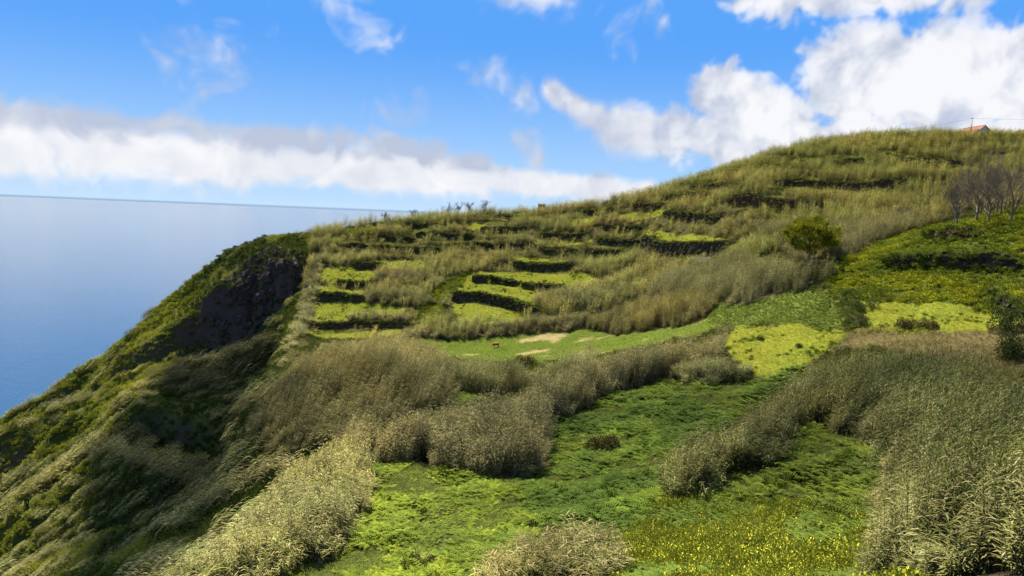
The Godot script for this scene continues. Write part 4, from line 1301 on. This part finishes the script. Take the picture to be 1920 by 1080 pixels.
# ------------------------------------------------------------------ buildings and wires
func make_house(where: Vector3, turn: float, w: float, l: float, eaves: float, ridge: float, label: String, wall_col: Color) -> void:
	var t := thing("house", where, label, "house", "red-roofed houses on the hilltop")
	t.rotation.y = turn
	var wall := paint(wall_col, 0.9)
	wall.vertex_color_use_as_albedo = true
	wall.albedo_texture = grain(0.82, 1.0, 0.02, 61, 256)
	wall.uv1_triplanar = true
	var s := Shape.new()
	s.box(Vector3(-w / 2, -2.0, -l / 2), Vector3(w / 2, eaves, l / 2), Color.WHITE)
	for z in [-l / 2, l / 2]:
		s.tri(Vector3(-w / 2, eaves, z), Vector3(w / 2, eaves, z), Vector3(0, ridge, z), Color.WHITE)
	part("wall", s.mesh(wall), t)
	var tiles := StandardMaterial3D.new()
	tiles.vertex_color_use_as_albedo = true
	tiles.roughness = 0.85
	tiles.albedo_texture = grain(0.6, 1.0, 0.06, 62, 256)
	tiles.uv1_triplanar = true
	for g in [-1.0, 1.0]:
		var r := Shape.new()
		var rows := 12
		for k in rows:
			var a := float(k) / rows
			var b := float(k + 1) / rows
			var over := 1.12
			var p0 := Vector3(g * w / 2 * over * (1.0 - a), lerpf(eaves - 0.25, ridge + 0.1, a) + 0.06, 0)
			var p1 := Vector3(g * w / 2 * over * (1.0 - b), lerpf(eaves - 0.25, ridge + 0.1, b) + 0.02, 0)
			var z := Vector3(0, 0, l / 2 + 0.4)
			var col := Color(0.27, 0.10, 0.065).lerp(Color(0.33, 0.135, 0.09), float((k * 7) % 5) / 4.0)
			r.quad(p0 - z, p0 + z, p1 + z, p1 - z, col)
			var dn := Vector3(0, -0.14, 0)
			r.quad(p0 + dn - z, p0 + dn + z, p1 + dn + z, p1 + dn - z, col)
			r.quad(p0 - z, p0 + z, p0 + z + dn, p0 - z + dn, col)
			for q in [z, -z]:
				r.quad(p0 + q, p1 + q, p1 + q + dn, p0 + q + dn, col)
		var roof := part("roof", r.mesh(tiles), t)
		if g > 0:
			var cap := Shape.new()
			cap.tube([Vector3(0, ridge + 0.16, -l / 2 - 0.4), Vector3(0, ridge + 0.16, l / 2 + 0.4)], [0.16, 0.16], Color(0.42, 0.15, 0.09), 6)
			part("ridge_cap", cap.mesh(tiles), roof)
	var glass := paint(Color(0.03, 0.04, 0.05), 0.1)
	var frame := paint(Color(0.7, 0.7, 0.68), 0.6)
	for k in 2:
		var f := Shape.new()
		var cx := (k - 0.5) * w * 0.45
		f.box(Vector3(cx - 0.55, 0.9, l / 2 + 0.003), Vector3(cx + 0.55, 2.1, l / 2 + 0.06), Color.WHITE)
		var win := part("window", f.mesh(frame), t)
		var g := Shape.new()
		g.box(Vector3(cx - 0.45, 1.0, l / 2 + 0.05), Vector3(cx + 0.45, 2.0, l / 2 + 0.075), Color.WHITE)
		part("pane", g.mesh(glass), win)


func make_hut(where: Vector3) -> void:
	var t := thing("stone_hut", where, "small dark hut on the skyline between reeds", "hut")
	var s := Shape.new()
	s.box(Vector3(-1.5, -1.5, -1.2), Vector3(1.5, 1.75, 1.2), Color(0.075, 0.065, 0.06))
	var m := StandardMaterial3D.new()
	m.vertex_color_use_as_albedo = true
	m.albedo_texture = grain(0.5, 1.0, 0.06, 71, 256)
	m.uv1_triplanar = true
	part("wall", s.mesh(m), t)
	var r := Shape.new()
	for g in [-1.0, 1.0]:
		r.quad(Vector3(-1.75, 1.72, 1.45 * g), Vector3(1.75, 1.72, 1.45 * g), Vector3(1.75, 2.2, 0), Vector3(-1.75, 2.2, 0), Color(0.12, 0.09, 0.075))
		r.quad(Vector3(-1.75, 1.62, 1.45 * g), Vector3(1.75, 1.62, 1.45 * g), Vector3(1.75, 2.1, 0), Vector3(-1.75, 2.1, 0), Color(0.12, 0.09, 0.075))
		r.quad(Vector3(-1.75, 1.72, 1.45 * g), Vector3(1.75, 1.72, 1.45 * g), Vector3(1.75, 1.62, 1.45 * g), Vector3(-1.75, 1.62, 1.45 * g), Color(0.12, 0.09, 0.075))
	part("roof", r.mesh(m), t)


func make_pole(where: Vector3, tall: float) -> void:
	var t := thing("utility_pole", where, "thin utility pole beside the red roof", "pole")
	var s := Shape.new()
	s.tube([Vector3(0, -0.5, 0), Vector3(0, tall, 0)], [0.12, 0.08], Color.WHITE, 7)
	part("post", s.mesh(paint(Color(0.16, 0.13, 0.11))), t)
	var c := Shape.new()
	c.box(Vector3(-0.7, tall - 0.35, -0.06), Vector3(0.7, tall - 0.2, 0.06), Color.WHITE)
	part("crossarm", c.mesh(paint(Color(0.16, 0.13, 0.11))), t)


func make_wire(a: Vector3, b: Vector3, sag: float, label: String) -> void:
	var pts := []
	var radii := []
	for k in 13:
		var u := k / 12.0
		pts.append(a.lerp(b, u) - a - Vector3.UP * sag * 4.0 * u * (1.0 - u))
		radii.append(0.025)
	var s := Shape.new()
	s.tube(pts, radii, Color.WHITE, 4)
	var o := part(numbered("overhead_wire"), s.mesh(paint(Color(0.03, 0.03, 0.03))), self)
	o.position = a
	tag(o, label, "wire", "wires on the hilltop")


# ------------------------------------------------------------------ the cloud that shades the foreground
func make_cloud(to_sun: Vector3) -> void:
	var high := 380.0
	var vapour := {}
	for q in SHADE:
		var m := StandardMaterial3D.new()
		m.albedo_color = Color(0.9, 0.9, 0.92, q.w)
		m.transparency = BaseMaterial3D.TRANSPARENCY_ALPHA
		m.roughness = 1.0
		if not vapour.has(q.w): vapour[q.w] = m
	var middle := Vector3(-5, -30, -115) + to_sun * (high / to_sun.y)
	var t := thing("cloud", middle, "white cloud drifting overhead in front of the sun", "cloud")
	var f := FastNoiseLite.new()
	f.seed = 12
	f.frequency = 0.035
	f.fractal_octaves = 4
	for q in SHADE:
		for layer in 2:
			var s := Shape.new()
			var mid := on(q.x, q.y) + to_sun * ((high - 32.0 - height(q.x, q.y) + layer * 6.0) / to_sun.y) - middle
			var at := func(i: int, j: int) -> Vector3:
				var a := TAU * (i % 40) / 40.0
				var b := PI * j / 14.0
				var d := Vector3(sin(b) * cos(a), cos(b) * 0.4, sin(b) * sin(a))
				return mid + d * q.z * (1.0 - 0.25 * layer + f.get_noise_3dv(mid + d * q.z) * 0.5)
			for j in 14:
				for i in 40:
					s.quad(at.call(i, j), at.call(i + 1, j), at.call(i + 1, j + 1), at.call(i, j + 1), Color.WHITE)
			part("puff", s.mesh(vapour[q.w]), t)


# ------------------------------------------------------------------ the scene
func _ready() -> void:
	var cam := Camera3D.new()
	cam.name = "camera"
	add_child(cam)
	cam.rotation = Vector3(deg_to_rad(-5.6), 0, deg_to_rad(2.3))
	cam.fov = 42.29
	cam.near = 0.1
	cam.far = 300000.0
	cam.current = true

	var env := Environment.new()
	env.background_mode = Environment.BG_SKY
	env.sky = make_sky()
	env.background_energy_multiplier = 0.345
	env.tonemap_mode = Environment.TONE_MAPPER_LINEAR
	env.tonemap_exposure = 3.0
	env.sdfgi_enabled = true
	env.ssao_enabled = true
	env.ssil_enabled = true
	var we := WorldEnvironment.new()
	we.name = "environment"
	we.environment = env
	add_child(we)

	var sun := DirectionalLight3D.new()
	sun.name = "sun"
	sun.light_energy = 1.6
	sun.light_color = Color(1.0, 0.95, 0.86)
	sun.light_angular_distance = 0.5
	sun.shadow_enabled = true
	add_child(sun)
	var az := deg_to_rad(-32.0)
	var el := deg_to_rad(58.0)
	var to_sun := Vector3(sin(az) * cos(el), sin(el), -cos(az) * cos(el))
	sun.look_at_from_position(Vector3.ZERO, -to_sun, Vector3.UP)

	noise_a.seed = 3
	noise_a.frequency = 0.01
	noise_a.fractal_octaves = 3
	noise_b.seed = 9
	noise_b.frequency = 0.01
	noise_b.fractal_octaves = 3
	noise_c.seed = 4
	noise_c.noise_type = FastNoiseLite.TYPE_CELLULAR
	noise_c.cellular_return_type = FastNoiseLite.RETURN_DISTANCE
	noise_c.frequency = 0.11
	noise_c.fractal_type = FastNoiseLite.FRACTAL_NONE
	leaf_material = StandardMaterial3D.new()
	leaf_material.vertex_color_use_as_albedo = true
	leaf_material.roughness = 0.7
	leaf_material.metallic_specular = 0.12
	leaf_material.backlight_enabled = true
	leaf_material.backlight = Color(0.6, 0.6, 0.5)
	leaf_material.cull_mode = BaseMaterial3D.CULL_DISABLED

	make_heights()
	make_cloud(to_sun)
	make_ground()
	make_sea()

	var rng := RandomNumberGenerator.new()
	rng.seed = 77
	make_walls(rng, shrub_shape(rng, 0.9, 0.8, 220, 0.2, Color(0.05, 0.07, 0.018), Color(0.12, 0.14, 0.03)).mesh(leaf_material))

	make_house(Vector3(193.4, 38.5, -322), 0.12, 8.6, 12.0, 3.0, 6.4, "house whose red tiled gable roof shows over the hilltop reeds", Color(0.62, 0.56, 0.48))
	make_house(Vector3(217.5, 38.6, -322), 0.5, 8.0, 10.0, 3.0, 6.0, "second red-roofed house cut by the right picture edge", Color(0.62, 0.56, 0.48))
	make_hut(on(11.8, 335.0, 2.2))
	make_pole(on(188.6, 316.0), 8.3)
	var top := on(188.6, 316.0, 8.0)
	make_wire(top, top + Vector3(-22, -4.0, -14), 0.4, "wire sloping down left from the utility pole")
	make_wire(top, top + Vector3(55, 2.0, 6), 0.7, "wire running right from the utility pole")

	var tufts := []
	for k in 6: tufts.append(reed_tuft(rng, 9, 0.6, 5.0, 0.0, [0.40, 0.34, 0.48, 0.44, 0.36, 0.42][k]))
	var leafy := []
	for k in 3: leafy.append(reed_tuft(rng, 8, 0.6, 5.0, 0.0, [0.36, 0.44, 0.4][k], 22, 1.22))
	plant_reeds(tufts, reed_tuft(rng, 9, 0.65, 5.0, 0.2, 0.46), leafy)
	plant_fields(rng)
	var bent := []
	for k in 3: bent.append(reed_tuft(rng, 36, 1.9, 4.8, 0.55, 0.4, 15, 1.5))
	var shrubs := []
	for k in 3: shrubs.append(shrub_shape(rng, 1.0, 0.9, 240, 0.22, Color(0.05, 0.07, 0.018), Color(0.12, 0.135, 0.03)).mesh(leaf_material))
	plant_slope(rng, bent, shrubs, grass_tuft(rng, 0.5, Color(0.2, 0.21, 0.025), Color(0.12, 0.15, 0.02)))

	var stone := StandardMaterial3D.new()
	stone.vertex_color_use_as_albedo = true
	stone.roughness = 0.95
	stone.metallic_specular = 0.1
	stone.albedo_texture = grain(0.5, 1.0, 0.05, 19)
	stone.uv1_triplanar = true
	stone.uv1_scale = Vector3.ONE * 0.6
	var rocks := []
	for k in 60:
		var p := Vector2(-94.0 + rng.randfn() * 8.0, 276.0 + rng.randfn() * 4.5)
		if p.x > edge_x(p.y): continue
		rocks.append(spot(on(p.x, p.y, -1.0), rng.randf() * TAU, Vector3(rng.randf_range(0.9, 3.2), rng.randf_range(1.2, 3.0), rng.randf_range(0.9, 2.6)), Vector3(rng.randf_range(-0.5, 0.5), 0, 0.2), tinted(rng, Color(1, 1, 1), 0.25)))
	scatter_node("scarp_rocks", rock_mesh(rng, stone), rocks, "dark broken rock of the scarp below the cliff corner", "rocks")

	green_tree(rng, on(66.5, 168.0), 13.6, 11.5)
	for b in [[108.5, 184.0, 16.0, "many-branched bare tree at the left of the grove"], [95.5, 151.5, 15.0, "bare tree in the middle of the grove on the slope"], [98.2, 148.6, 15.5, "bare tree at the right picture edge"], [97.0, 158.0, 16.0, "bare tree behind the middle of the grove"], [112.0, 178.0, 17.0, "tallest dark bare tree at the back of the grove"], [105.0, 164.0, 15.5, "bare tree between the tallest and the rightmost one"], [92.0, 156.0, 12.5, "low spreading bare tree at the front left of the grove"], [110.4, 213.2, 7.0, "slim bare tree standing in the reeds left of the grove"], [93.7, 191.5, 5.0, "thin leafless sapling in the gully reeds"], [101.5, 157.0, 14.0, "bare tree with pale trunk low in the grove"], [106.5, 172.0, 15.5, "bare tree seen through its neighbours at the grove's back"], [103.0, 176.0, 14.0, "slender bare tree at the left back of the grove"]]:
		bare_tree(rng, on(b[0], b[1]), b[2], b[3], "bare trees of the right-hand grove")
	for b in [[-30.0, 333.0, 8.6, "bare bush tree left of centre on the skyline"], [-26.0, 334.0, 9.0, "bare tree leaning right on the skyline"], [-21.0, 334.5, 8.6, "bare tree in the middle of the skyline row"], [-14.0, 335.0, 7.6, "bare tree at the right end of the skyline row"], [-57.0, 329.0, 6.0, "small bare tree on the skyline above the cliff corner"], [-45.0, 331.0, 6.4, "lonely thin bare stem on the skyline"]]:
		bare_tree(rng, on(b[0], b[1]), b[2], b[3], "bare trees on the skyline")
	bare_tree(rng, on(55.7, 222.0), 6.5, "bleached pale dead tree among the brown reeds", "", Color(0.42, 0.39, 0.35))

	var ga := Color(0.045, 0.065, 0.02)
	var gb := Color(0.085, 0.10, 0.03)
	var rust := Color(0.30, 0.14, 0.06)
	bush(rng, 12.2, 94.5, 2.9, 2.0, "dark gorse bush with rusty tops on the bracken slope", ga, gb, rust, 0.3, 2600)
	bush(rng, -6.5, 58.0, 1.7, 1.5, "dark gorse bush in the bracken at the lower left", ga, gb, rust, 0.14, 1800)
	bush(rng, 69.5, 122.5, 2.2, 1.7, "brown-topped bush on the right-hand grass terrace", ga, gb, rust, 0.3, 1500)
	bush(rng, 67.3, 124.5, 2.6, 2.0, "larger brown-topped bush beside the smaller one on the grass terrace", ga, gb, rust, 0.3, 1600)
	bush(rng, 66.6, 137.0, 1.4, 2.3, "upright dark bush at the back of the right-hand grass terrace", ga, gb)
	bush(rng, 47.2, 139.2, 0.9, 1.0, "small dark bush on the bright grass below the crop plot", ga, gb)
	bush(rng, 51.0, 129.5, 1.2, 0.8, "low dark bush at the front of the bright grass", ga, gb)
	bush(rng, 62.4, 131.0, 1.8, 2.6, "dark bush at the corner where the two grass plots meet", ga, gb, Color.BLACK, 0.0, 1300)
	bush(rng, 64.5, 137.0, 2.0, 2.2, "dark bush on the wall between crop plot and grass terrace", ga, gb, Color.BLACK, 0.0, 1300)
	bush(rng, 66.0, 144.0, 2.4, 2.0, "dark bush at the upper end of the crop plot wall", ga, gb, Color.BLACK, 0.0, 1300)
	bush(rng, 68.6, 101.0, 3.0, 5.0, "tall dark bush cut by the right picture edge", ga, gb, Color.BLACK, 0.0, 2600)
	bush(rng, 75.5, 112.5, 2.8, 4.6, "tall dark bush behind the one at the right picture edge", ga, gb, Color.BLACK, 0.0, 2400)
	bush(rng, -19.3, 238.0, 2.8, 3.2, "dark rocky-looking bush at the foot of the bracken bank", ga, gb, Color(0.35, 0.32, 0.2), 0.2, 1800)
	bush(rng, 37.0, 122.5, 4.0, 2.2, "wide dark bush under the reed tuft at the hedge end", ga, gb, Color.BLACK, 0.0, 2200)
	bush(rng, 3.0, 172.0, 4.0, 3.0, "brownish bush at the near edge of the cow pasture", ga, gb, rust, 0.3, 2000)
	bush(rng, 160.7, 316.0, 4.0, 5.5, "brownish rounded bush on the skyline left of the red roof", Color(0.10, 0.075, 0.04), Color(0.15, 0.11, 0.06), Color.BLACK, 0.0, 1800)
	make_cow(on(-4.0, 214.2))
